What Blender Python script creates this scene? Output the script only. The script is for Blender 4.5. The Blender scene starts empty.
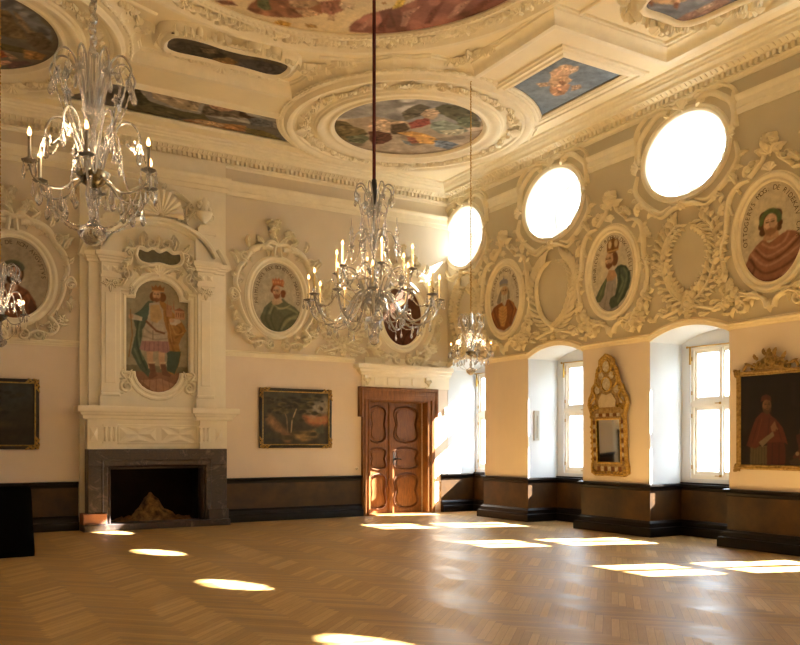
# Baroque ceremonial hall with portrait medallions, oval clerestory windows and crystal chandeliers
SKY, SUN, EXPO, LAMP = 9.5, 84.0, 0.76, 0.6
import bpy, bmesh, math, random
import numpy as np
from mathutils import Vector, Matrix, Euler
from mathutils.geometry import tessellate_polygon
PI = math.pi
sc = bpy.context.scene
COL = sc.collection
rnd = random.Random(7)
# ------------------------------------------------------------------ room dimensions (metres)
XR, XL, YB, YF, ZC = 11.06, -2.24, 16.4, -4.2, 7.68
ZF = 7.86                       # recessed ceiling field
XN, XO = 11.86, 12.08           # back of niches, outer face of window wall
BAYS = [(14.92, 16.4), (11.80, 13.42), (8.53, 10.14), (5.27, 6.93), (2.06, 3.67), (-1.22, 0.40), (-4.2, -2.72)]
OCUL = [15.73, 12.66, 9.40, 6.10, 2.80, -0.46, -3.53]

# ------------------------------------------------------------------ node helpers
def sl(c):  # sRGB 0-255 -> linear
    return tuple(((x/255)/12.92 if x/255 <= .04045 else ((x/255+.055)/1.055)**2.4) for x in c)
def new_mat(name):
    m = bpy.data.materials.new(name); m.use_nodes = True
    nt = m.node_tree; b = nt.nodes['Principled BSDF']
    return m, nt, b
def noise(nt, scale, detail=4, rough=.6, vec=None, dist=0):
    n = nt.nodes.new('ShaderNodeTexNoise'); n.inputs['Scale'].default_value = scale
    n.inputs['Detail'].default_value = detail; n.inputs['Roughness'].default_value = rough
    n.inputs['Distortion'].default_value = dist
    if vec is None:
        tc = nt.nodes.new('ShaderNodeTexCoord'); vec = tc.outputs['Object']
    nt.links.new(vec, n.inputs['Vector'])
    return n.outputs['Fac']
def ramp(nt, fac, stops):
    r = nt.nodes.new('ShaderNodeValToRGB'); e = r.color_ramp.elements
    while len(e) < len(stops): e.new(.5)
    for i, (p, c) in enumerate(stops):
        e[i].position = p; e[i].color = (*c, 1) if len(c) == 3 else c
    nt.links.new(fac, r.inputs[0]); return r.outputs[0]
def bump(nt, b, fac, strength, dist=.01):
    n = nt.nodes.new('ShaderNodeBump'); n.inputs['Strength'].default_value = strength
    n.inputs['Distance'].default_value = dist
    nt.links.new(fac, n.inputs['Height']); nt.links.new(n.outputs[0], b.inputs['Normal'])
def mat(name, c, rough=.6, var=.08, scale=3., metal=0., bmp=0., bscale=40., spec=None, c2=None, stretch=None, coat=0):
    m, nt, b = new_mat(name)
    c = sl(c); c2 = sl(c2) if c2 else tuple(x*(1-var*2) for x in c)
    vec = None
    if stretch:
        tc = nt.nodes.new('ShaderNodeTexCoord'); mp = nt.nodes.new('ShaderNodeMapping')
        mp.inputs['Scale'].default_value = stretch; nt.links.new(tc.outputs['Object'], mp.inputs[0]); vec = mp.outputs[0]
    f = noise(nt, scale, 6, .6, vec)
    nt.links.new(ramp(nt, f, [(.3, c2), (.7, c)]), b.inputs['Base Color'])
    b.inputs['Roughness'].default_value = rough; b.inputs['Metallic'].default_value = metal
    if spec is not None: b.inputs['Specular IOR Level'].default_value = spec
    if coat: b.inputs['Coat Weight'].default_value = coat; b.inputs['Coat Roughness'].default_value = .15
    if bmp: bump(nt, b, noise(nt, bscale, 5), bmp)
    return m
M = {}
M['plaster'] = mat('plaster_beige', (230, 216, 198), .85, .04, 1.3, bmp=.08, bscale=60)
M['plaster_up'] = mat('plaster_upper', (210, 199, 170), .85, .05, 1.2, bmp=.12, bscale=50)
M['reveal'] = mat('plaster_white', (214, 218, 220), .8, .02, 2)
M['stucco'] = mat('stucco_cream', (244, 236, 212), .7, .05, 4, bmp=.12, bscale=30)
M['stucco_w'] = mat('stucco_window_wall', (243, 232, 202), .7, .06, 5, bmp=.2, bscale=30)
M['stucco_deep'] = mat('stucco_ochre_cream', (238, 222, 186), .75, .05, 4, bmp=.1, bscale=30)
M['stucco_white'] = mat('stucco_ivory', (243, 237, 218), .7, .04, 4, bmp=.1, bscale=30)
M['ceil'] = mat('ceiling_cream', (244, 234, 206), .8, .04, 1.5, bmp=.05, bscale=40)
M['black_wood'] = mat('ebonised_wood', (20, 14, 10), .38, .2, 6, spec=.25, stretch=(1, 1, 8))
M['burl'] = mat('walnut_burl', (80, 54, 22), .42, 0, 2.6, c2=(40, 26, 11), bmp=.02, spec=.4)
M['door_wood'] = mat('oak_brown', (148, 98, 48), .42, 0, 5, c2=(100, 62, 27), stretch=(6, 1, 1), spec=.5)
M['door_edge'] = mat('oak_dark', (98, 56, 22), .45, .15, 6)
M['white_paint'] = mat('white_window_paint', (236, 232, 220), .4, .02, 3)
M['iron'] = mat('dark_iron', (40, 36, 32), .45, .1, 10, metal=.7)
M['brass'] = mat('old_brass', (190, 150, 70), .3, .1, 10, metal=1)
M['gilt'] = mat('gilding', (218, 184, 104), .38, 0, 25, metal=.6, c2=(150, 116, 54), bmp=.3, bscale=60)
M['gilt_matte'] = mat('worn_gilding', (196, 166, 102), .5, 0, 18, metal=.4, c2=(130, 100, 52), bmp=.3, bscale=50)
M['black_frame'] = mat('black_frame_paint', (24, 20, 16), .4, .1, 8)
M['cloth'] = mat('black_cloth', (6, 6, 6), .9, .15, 6, spec=.08, bmp=.2, bscale=80)
M['facade'] = mat('outside_render', (190, 190, 186), .9, .04, 1)
M['facade_pane'] = mat('outside_window', (150, 156, 162), .3, .04, 1)
M['ground'] = mat('outside_paving', (118, 114, 104), .9, .08, .5)
M['sandstone'] = mat('pink_sandstone', (176, 120, 92), .7, .1, 8)
M['soot'] = mat('sooty_brick', (38, 30, 24), .95, .25, 5, bmp=.4, bscale=20)
M['ash'] = mat('ash_and_char', (172, 134, 84), .95, 0, 9, c2=(48, 36, 26), bmp=.5, bscale=30)
M['candle_grey'] = mat('grey_glass_candle', (150, 146, 128), .3, .05, 8, metal=.3)
M['candle'] = mat('ivory_candle', (236, 214, 160), .5, .02, 5)
M['grey_plastic'] = mat('grey_beige_plastic', (176, 168, 152), .5, .03, 5)
M['white_plastic'] = mat('white_plastic', (230, 226, 214), .4, .02, 5)
M['red_rope'] = mat('dark_red_velvet_rope', (92, 22, 18), .8, .2, 60, bmp=.3, bscale=90)
M['letters'] = mat('fresco_lettering', (84, 62, 36), .9, .1, 20)
# marble of the fireplace
m, nt, b = new_mat('grey_brown_marble')
f = noise(nt, 2.6, 9, .7, dist=2.2)
nt.links.new(ramp(nt, f, [(.30, sl((40, 34, 34))), (.44, sl((74, 62, 56))), (.52, sl((56, 50, 52))), (.62, sl((104, 92, 82))), (.75, sl((146, 130, 112)))]), b.inputs['Base Color'])
b.inputs['Roughness'].default_value = .35; M['marble'] = m
# mirror
m, nt, b = new_mat('old_mirror_glass'); b.inputs['Metallic'].default_value = 1; b.inputs['Base Color'].default_value = (.62, .62, .58, 1)
b.inputs['Roughness'].default_value = .04; M['mirror'] = m
# window glass: plain clear pane
m, nt, b = new_mat('window_glass'); nt.nodes.remove(b)
tr = nt.nodes.new('ShaderNodeBsdfTransparent'); gl = nt.nodes.new('ShaderNodeBsdfGlossy'); gl.inputs['Roughness'].default_value = .02
fr = nt.nodes.new('ShaderNodeValue'); fr.outputs[0].default_value = .06
mx = nt.nodes.new('ShaderNodeMixShader'); nt.links.new(fr.outputs[0], mx.inputs[0]); nt.links.new(tr.outputs[0], mx.inputs[1]); nt.links.new(gl.outputs[0], mx.inputs[2])
nt.links.new(mx.outputs[0], nt.nodes['Material Output'].inputs[0]); M['pane'] = m
# crystal glass
def crystal(name, tint, tw, rough=.03):
    m, nt, b = new_mat(name)
    b.inputs['Base Color'].default_value = (*tint, 1); b.inputs['Roughness'].default_value = rough
    b.inputs['IOR'].default_value = 1.5; b.inputs['Transmission Weight'].default_value = tw
    return m
M['crystal'] = crystal('cut_crystal', (.95, .95, .93), .78)
M['glass_arm'] = crystal('pulled_glass', (.86, .84, .78), .7)
M['silver'] = mat('tarnished_silver', (150, 142, 120), .25, .1, 12, metal=.9)
# emitters: flame bulbs
m, nt, b = new_mat('flame_bulb')
b.inputs['Base Color'].default_value = (1, .6, .3, 1); b.inputs['Emission Color'].default_value = (1, .52, .18, 1); b.inputs['Emission Strength'].default_value = 7
M['bulb'] = m
# painted surfaces: colour attribute written by the little painter below
def paint_mat(name, rough=.8, spec=.2):
    m, nt, b = new_mat(name)
    a = nt.nodes.new('ShaderNodeAttribute'); a.attribute_name = 'paint'
    mixn = nt.nodes.new('ShaderNodeMix'); mixn.data_type = 'RGBA'; mixn.blend_type = 'MULTIPLY'; mixn.inputs[0].default_value = 1
    nt.links.new(a.outputs['Color'], mixn.inputs[6]); nt.links.new(ramp(nt, noise(nt, 9, 8, .7), [(.3, (.8, .8, .8)), (.7, (1.1, 1.1, 1.1))]), mixn.inputs[7])
    nt.links.new(mixn.outputs[2], b.inputs['Base Color']); b.inputs['Roughness'].default_value = rough; b.inputs['Specular IOR Level'].default_value = spec
    return m
M['fresco'] = paint_mat('fresco_paint', .85, .1)
M['oil'] = paint_mat('varnished_oil_paint', .45, .35)

# herringbone parquet
def parquet():
    m, nt, b = new_mat('oak_herringbone_parquet')
    N = nt.nodes.new; L = nt.links.new
    def mt(op, a, b_=None, c=None):
        n = N('ShaderNodeMath'); n.operation = op
        for i, v in enumerate((a, b_, c)):
            if v is None: continue
            if isinstance(v, (int, float)): n.inputs[i].default_value = v
            else: L(v, n.inputs[i])
        return n.outputs[0]
    tc = N('ShaderNodeTexCoord'); sp = N('ShaderNodeSeparateXYZ'); L(tc.outputs['Object'], sp.inputs[0])
    X, Y = sp.outputs[0], sp.outputs[1]
    w, n_ = .072, 10
    x = mt('MULTIPLY', mt('ADD', X, Y), .70711/w); y = mt('MULTIPLY', mt('SUBTRACT', Y, X), .70711/w)
    i, j = mt('FLOOR', x), mt('FLOOR', y)
    fx, fy = mt('SUBTRACT', x, i), mt('SUBTRACT', y, j)
    k = mt('FLOORED_MODULO', mt('SUBTRACT', i, j), 2*n_)
    hor = mt('LESS_THAN', k, n_-.5)
    def sel(a, c): # hor ? a : c
        return mt('ADD', mt('MULTIPLY', hor, a), mt('MULTIPLY', mt('SUBTRACT', 1, hor), c))
    k2 = mt('SUBTRACT', 2*n_-1, k)
    idx = sel(mt('SUBTRACT', i, k), i); idy = sel(j, mt('SUBTRACT', j, k2))
    along = sel(mt('ADD', k, fx), mt('ADD', k2, fy)); across = sel(fy, fx)
    cv = N('ShaderNodeCombineXYZ'); L(idx, cv.inputs[0]); L(idy, cv.inputs[1]); L(hor, cv.inputs[2])
    wn = N('ShaderNodeTexWhiteNoise'); L(cv.outputs[0], wn.inputs['Vector'])
    r1 = wn.outputs['Value']
    gv = N('ShaderNodeCombineXYZ'); L(mt('MULTIPLY', along, .06), gv.inputs[0]); L(mt('ADD', mt('MULTIPLY', across, .5), mt('MULTIPLY', r1, 40)), gv.inputs[1]); L(mt('MULTIPLY', r1, 17), gv.inputs[2])
    g = noise(nt, 7, 6, .7, gv.outputs[0], .3)
    tone = mt('ADD', mt('MULTIPLY', r1, .40), mt('MULTIPLY', g, .46))
    tone = mt('ADD', tone, mt('MULTIPLY', hor, .15))  # directional sheen painted into the colour: one plank direction lighter
    col = ramp(nt, tone, [(.12, sl((128, 98, 52))), (.5, sl((168, 134, 80))), (.9, sl((206, 176, 122)))])
    # thin dark joints
    e1 = mt('MINIMUM', across, mt('SUBTRACT', 1, across)); e2 = mt('MINIMUM', along, mt('SUBTRACT', n_, along))
    e = mt('MINIMUM', e1, e2); gap = mt('LESS_THAN', e, .025)
    mx = N('ShaderNodeMix'); mx.data_type = 'RGBA'; L(mt('MULTIPLY', gap, .55), mx.inputs[0]); L(col, mx.inputs[6]); mx.inputs[7].default_value = (*sl((70, 40, 18)), 1)
    L(mx.outputs[2], b.inputs['Base Color'])
    wear = noise(nt, .9, 5, .6)
    rr = mt('ADD', mt('MULTIPLY', wear, .16), mt('ADD', mt('MULTIPLY', r1, .08), mt('ADD', mt('MULTIPLY', hor, .05), .25))); L(rr, b.inputs['Roughness'])
    b.inputs['Specular IOR Level'].default_value = .5
    h = mt('ADD', mt('MULTIPLY', r1, .35), mt('MULTIPLY', gap, -1)); bump(nt, b, h, .12, .004)
    return m
M['parquet'] = parquet()

# ------------------------------------------------------------------ mesh builder
class MB:
    def __init__(s, f=None): s.v = []; s.f = []; s.fn = f
    def add(s, vs, fs):
        o = len(s.v)
        s.v += [tuple(s.fn(*p)) if s.fn else tuple(p) for p in vs]
        s.f += [tuple(i+o for i in q) for q in fs]
    def merge(s, o, T=None):
        k = len(s.v)
        s.v += [tuple(T @ Vector(p)) for p in o.v] if T else list(o.v)
        s.f += [tuple(i+k for i in q) for q in o.f]
        return s
    def box(s, x0, y0, z0, x1, y1, z1):
        s.add([(x0, y0, z0), (x1, y0, z0), (x1, y1, z0), (x0, y1, z0), (x0, y0, z1), (x1, y0, z1), (x1, y1, z1), (x0, y1, z1)],
              [(0, 3, 2, 1), (4, 5, 6, 7), (0, 1, 5, 4), (1, 2, 6, 5), (2, 3, 7, 6), (3, 0, 4, 7)]); return s
    def bbox(s, x0, y0, z0, x1, y1, z1, b=.01):  # box bevelled on its z1 face
        s.add([(x0, y0, z0), (x1, y0, z0), (x1, y1, z0), (x0, y1, z0), (x0, y0, z1-b), (x1, y0, z1-b), (x1, y1, z1-b), (x0, y1, z1-b),
               (x0+b, y0+b, z1), (x1-b, y0+b, z1), (x1-b, y1-b, z1), (x0+b, y1-b, z1)],
              [(0, 3, 2, 1), (8, 9, 10, 11)] + [(i, (i+1) % 4, 4+(i+1) % 4, 4+i) for i in range(4)] + [(4+i, 4+(i+1) % 4, 8+(i+1) % 4, 8+i) for i in range(4)]); return s
    def prism(s, outer, holes=(), d0=0, d1=1, f=None):
        """2-D outline with holes extruded from d0 to d1; f maps (u,v,d) to a point"""
        f = f or (lambda u, v, d: (u, v, d))
        loops = [outer]+list(holes)
        tri = tessellate_polygon([[Vector((p[0], p[1], 0)) for p in l] for l in loops])
        flat = [p for l in loops for p in l]; n = len(flat)
        vs = [f(p[0], p[1], d0) for p in flat]+[f(p[0], p[1], d1) for p in flat]
        fs = [tuple(t) for t in tri]+[tuple(i+n for i in reversed(t)) for t in tri]
        k = 0
        for l in loops:
            m_ = len(l)
            fs += [(k+i, k+(i+1) % m_, n+k+(i+1) % m_, n+k+i) for i in range(m_)]
            k += m_
        s.add(vs, fs); return s
    def tube(s, pts, r, n=8, flat=1., cap=True, closed=False, up=None):
        pts = [Vector(p) for p in pts]; m_ = len(pts)
        if not isinstance(r, (list, tuple)): r = [r]*m_
        vs = []; ref = Vector(up) if up else None; prev = None
        for i, p in enumerate(pts):
            a = pts[(i-1) % m_] if (closed or i > 0) else p; c = pts[(i+1) % m_] if (closed or i < m_-1) else p
            t = (c-a); t = t.normalized() if t.length > 1e-9 else Vector((0, 0, 1))
            if ref is not None: side = t.cross(ref)
            else:
                if prev is None:
                    q = Vector((0, 0, 1)) if abs(t.z) < .9 else Vector((1, 0, 0)); side = t.cross(q)
                else: side = prev - t*prev.dot(t)
            if side.length < 1e-6: side = t.orthogonal()
            side.normalize(); prev = side; nn = side.cross(t).normalized()
            for k in range(n):
                an = 2*PI*k/n; vs.append(p+side*(r[i]*math.cos(an))+nn*(r[i]*flat*math.sin(an)))
        fs = []; R = m_ if closed else m_-1
        for i in range(R):
            for k in range(n):
                j = (i+1) % m_; fs.append((i*n+k, i*n+(k+1) % n, j*n+(k+1) % n, j*n+k))
        if cap and not closed: fs += [tuple(range(n-1, -1, -1)), tuple((m_-1)*n+k for k in range(n))]
        s.add(vs, fs); return s
    def lathe(s, prof, c=(0, 0, 0), n=16, fl=None, sx=1, sy=1):
        """(r,z) profile round the z axis; fl = (count, depth) flutes"""
        vs = []
        for r, z in prof:
            for k in range(n):
                a = 2*PI*k/n; q = r*(1+(fl[1]*math.cos(fl[0]*a) if fl else 0))
                vs.append((c[0]+q*math.cos(a)*sx, c[1]+q*math.sin(a)*sy, c[2]+z))
        fs = [(i*n+k, i*n+(k+1) % n, (i+1)*n+(k+1) % n, (i+1)*n+k) for i in range(len(prof)-1) for k in range(n)]
        if prof[0][0] > 1e-4: fs.append(tuple(range(n-1, -1, -1)))
        if prof[-1][0] > 1e-4: fs.append(tuple((len(prof)-1)*n+k for k in range(n)))
        s.add(vs, fs); return s
    def ball(s, c, r, n=8, m_=5, sz=1):
        return s.lathe([(r*math.sin(PI*i/m_)+1e-5, -r*sz*math.cos(PI*i/m_)) for i in range(m_+1)], c, n)
    def sweep(s, path, prof, closed=False, f=None, segs=None, mid=False):
        """moulding: profile (offset to the left of the path, height) along a 2-D path with mitred corners"""
        f = f or (lambda u, v, d: (u, v, d))
        P = [Vector(p) for p in path]; m_ = len(P); mit = []
        for i in range(m_):
            a = P[i-1] if (closed or i > 0) else None; c = P[(i+1) % m_] if (closed or i < m_-1) else None
            d1 = (P[i]-a).normalized() if a is not None else None; d2 = (c-P[i]).normalized() if c is not None else None
            d1 = d1 or d2; d2 = d2 or d1
            n1 = Vector((-d1.y, d1.x)); n2 = Vector((-d2.y, d2.x)); q = n1+n2
            q = q/max(q.length_squared/2, .35) if q.length > 1e-6 else n1
            mit.append(q)
        n = len(prof)
        for i in range(m_ if closed else m_-1):
            if segs is not None and i not in segs: continue
            j = (i+1) % m_
            vs = [f(*(P[t]+mit[t]*o), h) for t in (i, j) for o, h in prof]
            s.add(vs, [(k, (k+1), n+(k+1), n+k) for k in range(n-1)]+[tuple(range(n-1, -1, -1)), tuple(range(n, 2*n))])
        return s
    def ring(s, a, b, prof, n=64, c=(0, 0), a0=0, a1=2*PI, z=0):
        """oval moulding, profile (offset outwards, height)"""
        full = abs(a1-a0-2*PI) < 1e-6; N = n if full else n+1; vs = []
        for k in range(N):
            t = a0+(a1-a0)*k/n; nx, ny = math.cos(t)*b, math.sin(t)*a; l = math.hypot(nx, ny); nx /= l; ny /= l
            for o, h in prof: vs.append((c[0]+a*math.cos(t)+nx*o, c[1]+b*math.sin(t)+ny*o, z+h))
        p = len(prof)
        s.add(vs, [(k*p+i, k*p+i+1, ((k+1) % N)*p+i+1, ((k+1) % N)*p+i) for k in range(n) for i in range(p-1)]); return s
    # --- stucco relief vocabulary, local plane u (right), v (up), w (out)
    def stroke(s, pts, r, h=None, n=7, w0=0.):
        """half-round band lying on the wall"""
        P = [Vector(p[:2]) for p in pts]; m_ = len(P)
        if not isinstance(r, (list, tuple)): r = [r]*m_
        vs = []
        for i in range(m_):
            t = P[min(i+1, m_-1)]-P[max(i-1, 0)]; t = t.normalized() if t.length > 1e-9 else Vector((1, 0)); nn = Vector((-t.y, t.x))
            hh = (h if h is not None else r[i]*1.1) * (min(1, r[i]/max(r)+.3))
            for k in range(n):
                an = PI*k/(n-1); q = P[i]+nn*(r[i]*math.cos(an)); vs.append((q.x, q.y, w0+hh*math.sin(an)))
        s.add(vs, [(i*n+k, i*n+k+1, (i+1)*n+k+1, (i+1)*n+k) for i in range(m_-1) for k in range(n-1)]+[tuple(range(n-1, -1, -1)), tuple((m_-1)*n+k for k in range(n))]); return s
    def scroll(s, c, r, turns=1.25, a0=0, sgn=1, th=.03, h=None, w0=0.):
        pts = []; rr = []; N = int(16*turns)
        for i in range(N+1):
            t = i/N; R = r*(1-t)**.8*.9+r*.12; an = a0+sgn*2*PI*turns*t
            pts.append((c[0]+R*math.cos(an), c[1]+R*math.sin(an))); rr.append(th*(1-.5*t))
        s.stroke(pts, rr, h, 6, w0); s.knob((c[0], c[1]), th*.9, w0=w0); return s
    def knob(s, c, r, w0=0., h=1.):
        vs = []; n = 8
        for i in range(3):
            q = r*math.cos(i*PI/6); z = r*h*math.sin(i*PI/6)
            vs += [(c[0]+q*math.cos(2*PI*k/n), c[1]+q*math.sin(2*PI*k/n), w0+z) for k in range(n)]
        vs.append((c[0], c[1], w0+r*h))
        s.add(vs, [(i*n+k, i*n+(k+1) % n, (i+1)*n+(k+1) % n, (i+1)*n+k) for i in range(2) for k in range(n)]+[(2*n+k, 2*n+(k+1) % n, 3*n) for k in range(n)]); return s
    def leaf(s, p, ang, L, W, h=.03, bend=0., lobes=0, w0=0.):
        N = max(5, lobes*3) if lobes else 6; vs = []; x, y = p[0], p[1]; a = ang; st = L/N
        for i in range(N+1):
            t = i/N; ww = W*.5*math.sin(PI*min(1, t*.92+.08)**.8)
            if lobes: ww *= .72+.38*abs(math.sin(PI*lobes*t))
            if i == N: ww = W*.02
            nx, ny = -math.sin(a), math.cos(a); hh = w0+h*(.45+.9*math.sin(PI*t))
            vs += [(x+nx*ww, y+ny*ww, w0*.6+hh*.25), (x+nx*ww*.5, y+ny*ww*.5, hh), (x, y, hh*.7), (x-nx*ww*.5, y-ny*ww*.5, hh), (x-nx*ww, y-ny*ww, w0*.6+hh*.25)]
            x += math.cos(a)*st; y += math.sin(a)*st; a += bend/N
        s.add(vs, [(i*5+k, i*5+k+1, (i+1)*5+k+1, (i+1)*5+k) for i in range(N) for k in range(4)]); return s
    def shell(s, c, r, ribs=9, a0=PI*.05, a1=PI*.95, h=.08, w0=0.):
        na = ribs*4; nr = 6; vs = []
        for i in range(nr+1):
            t = i/nr
            for k in range(na+1):
                a = a0+(a1-a0)*k/na; rr = r*t*(1+.06*t*abs(math.cos(PI*ribs*k/na)))
                vs.append((c[0]+rr*math.cos(a), c[1]+rr*math.sin(a), w0+h*(.35+.65*math.sin(PI*.62*t))+h*.3*t*abs(math.sin(PI*ribs*k/na))))
        q = na+1
        s.add(vs, [(i*q+k, i*q+k+1, (i+1)*q+k+1, (i+1)*q+k) for i in range(nr) for k in range(na)]); s.knob(c, r*.16, w0+h*.3); return s
    def flower(s, c, r, n=6, h=.05, w0=0., a0=0.):
        for k in range(n): s.leaf(c, a0+2*PI*k/n, r, r*.75, h, 0, 0, w0)
        s.knob(c, r*.28, w0+h*.5); return s

def obj(name, mb, m, parent=None, kind=None, label=None, cat=None, group=None, smooth=True, ang=40, mat4=None, recalc=True):
    me = bpy.data.meshes.new(name); me.from_pydata(mb.v, [], mb.f)
    if recalc:
        bm = bmesh.new(); bm.from_mesh(me); bmesh.ops.recalc_face_normals(bm, faces=bm.faces); bm.to_mesh(me); bm.free()
    if smooth:
        me.polygons.foreach_set('use_smooth', [True]*len(me.polygons)); me.set_sharp_from_angle(angle=math.radians(ang))
    me.materials.append(M[m] if isinstance(m, str) else m)
    o = bpy.data.objects.new(name, me); COL.objects.link(o)
    if parent: o.parent = parent
    if mat4 is not None: o.matrix_world = mat4
    tag(o, label, cat, group, kind); return o
def tag(o, label=None, cat=None, group=None, kind=None):
    if kind: o['kind'] = kind
    if label: o['label'] = label
    if cat: o['category'] = cat
    if group: o['group'] = group
    return o
def thing(name, label, cat, loc=(0, 0, 0), rot=(0, 0, 0), group=None, kind=None):
    o = bpy.data.objects.new(name, None); COL.objects.link(o); o.location = loc; o.rotation_euler = rot
    o.empty_display_size = .1
    return tag(o, label, cat, group, kind)
def copy_tree(o, parent=None):
    c = o.copy(); COL.objects.link(c); c.parent = parent
    for ch in list(o.children): copy_tree(ch, c)
    return c
RB = (PI/2, 0, 0)               # local u,v,w on the back wall
RR = (PI/2, 0, -PI/2)           # on the window wall
RC = (PI, 0, 0)                 # on the ceiling, looking up
fY = lambda u, v, d: (d, u, v)  # outline in the Y-Z plane extruded along X
fX = lambda u, v, d: (u, d, v)  # outline in the X-Z plane extruded along Y
def ell(cx, cy, a, b, n=48): return [(cx+a*math.cos(2*PI*k/n), cy+b*math.sin(2*PI*k/n)) for k in range(n)]
def arc(cx, cy, r, a0, a1, n=16, ry=None): ry = ry or r; return [(cx+r*math.cos(a0+(a1-a0)*k/n), cy+ry*math.sin(a0+(a1-a0)*k/n)) for k in range(n+1)]
def lerp(a, b, t): return a+(b-a)*t
def bez(p, n=14):
    """smooth curve through control points (Catmull-Rom)"""
    P = [p[0]]+list(p)+[p[-1]]; out = []
    for i in range(1, len(P)-2):
        for k in range(n):
            t = k/n; t2, t3 = t*t, t*t*t
            out.append(tuple(.5*((2*P[i][c])+(-P[i-1][c]+P[i+1][c])*t+(2*P[i-1][c]-5*P[i][c]+4*P[i+1][c]-P[i+2][c])*t2+(-P[i-1][c]+3*P[i][c]-3*P[i+1][c]+P[i+2][c])*t3) for c in range(len(P[i]))))
    out.append(tuple(p[-1])); return out
# ================================================================== THE ROOM
obj('floor', MB().box(XL-.3, YF-.3, -.2, XN, YB+.55, 0), 'parquet', kind='structure')
# --- right wall with arched niches and oval clerestory openings
SP, CR = 3.37, 3.56
def arch_pts(ya, yb, z0=SP, z1=CR, n=14):
    c = (ya+yb)/2; hw = (yb-ya)/2; r = (hw*hw+(z1-z0)**2)/(2*(z1-z0)); th = math.asin(hw/r)
    return [(c+r*math.sin(-th+2*th*k/n), z1-r+r*math.cos(-th+2*th*k/n)) for k in range(n+1)]
out = [(YF-.3, 0)]
for ya, yb in sorted(BAYS):
    yb2 = yb
    out += [(ya, 0)]+arch_pts(ya, yb)+[(yb2, 0)]
out += [(YB+.3, 0), (YB+.3, ZC+.5), (YF-.3, ZC+.5)]
ohole = [ell(y, 6.40, .83 if i else .75, .675) for i, y in enumerate(OCUL)]
o = MB().prism([p for p in out], [list(reversed(h)) for h in ohole], XR, XN, fY)
wr = obj('wall_right', o, 'plaster', kind='structure', ang=25)
# paint: reveals white, band above the string course in its own tint
wr.data.materials.append(M['reveal']); wr.data.materials.append(M['plaster_up'])
for p in wr.data.polygons:
    if abs(p.normal.x) < .5: p.material_index = 1
# upper field: a thin coat of tinted plaster between string course and cornice
zt = 3.5
path = [(YF, 3.45)]
for ya, yb in sorted(BAYS):
    path += [(ya-.02, 3.45)]+[(y, z+.11) for y, z in arch_pts(ya, yb)]+[(yb+.02, 3.45)] if yb < YB-.1 else [(ya-.02, 3.45)]+[(min(y, YB), z+.11) for y, z in arch_pts(ya, yb)]
fld = [p for p in path if YF <= p[0] <= YB]+[(YB, 7.35), (YF, 7.35)]
obj('wall_right_upper', MB().prism(fld, [list(reversed(ell(y, 6.40, .84 if i else .76, .685))) for i, y in enumerate(OCUL[:6])], XR-.012, XR+.01, fY), 'plaster_up', kind='structure')
# outer skin with the window openings
wh = []
for i, (ya, yb) in enumerate(BAYS):
    c = (ya+yb)/2 if 0 < i < 6 else (15.70 if i == 0 else -3.5)
    wh.append([(c-.62, 1.0), (c+.62, 1.0), (c+.62, 3.30), (c-.62, 3.30)])
oh2 = [ell(y, 6.45, .66 if i else .74, .54) for i, y in enumerate(OCUL)]; oh2[0] = ell(15.80, 6.42, .42, .56)
obj('wall_right_outer', MB().prism([(YF-.3, -.2), (YB+.55, -.2), (YB+.55, ZC+.5), (YF-.3, ZC+.5)], wh+oh2, XN, XO, fY), 'reveal', kind='structure', ang=25)
# --- other walls
DX0, DX1, DZ = 8.93, 10.44, 2.58
FX0, FX1, FZ = 3.2, 5.2, 1.2
back = [(XL-.3, 0), (FX0, 0), (FX0, FZ), (FX1, FZ), (FX1, 0), (DX0, 0), (DX0, DZ), (DX1, DZ), (DX1, 0), (XN, 0), (XN, ZC+.5), (XL-.3, ZC+.5)]
wb = obj('wall_back', MB().prism(back, (), YB, YB+.3, fX), 'plaster', kind='structure')
# inside the first niche the back wall is the white reveal
obj('wall_back_reveal', MB().box(XR, YB-.012, .9, XN, YB, 3.55), 'reveal', kind='structure')
obj('wall_back_upper', MB().box(XL, YB-.012, 3.45, XR, YB, 7.35), mat('plaster_upper_back', (222, 211, 190), .85, .04, 1.2, bmp=.1, bscale=50), kind='structure')
obj('wall_left', MB().box(XL-.3, YF, 0, XL, YB, ZC+.5), 'plaster', kind='structure')
obj('wall_front', MB().box(XL-.3, YF-.3, 0, XR, YF, ZC+.5), 'plaster', kind='structure')
# chimney breast, barely proud of the wall
obj('wall_back_breast', MB().prism([(2.75, 0), (FX0, 0), (FX0, FZ), (FX1, FZ), (FX1, 0), (5.56, 0), (5.56, 7.3), (2.75, 7.3)], (), YB-.09, YB-.013, fX), 'stucco_white', kind='structure')
# firebox
fb = MB()
fb.box(FX0-.08, YB+.3, 0, FX1+.08, YB+1.05, .05).box(FX0-.08, YB+1.0, 0, FX1+.08, YB+1.1, 1.4).box(FX0-.1, YB+.3, 0, FX0, YB+1.0, 1.4).box(FX1, YB+.3, 0, FX1+.1, YB+1.0, 1.4).box(FX0-.08, YB+.3, 1.35, FX1+.08, YB+1.05, 1.42)
obj('wall_firebox', fb, 'soot', kind='structure')
# wall behind the door leaves
obj('wall_door_recess', MB().box(DX0-.1, YB+.3, -.05, DX1+.1, YB+.36, DZ+.1), 'door_edge', kind='structure')

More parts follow.
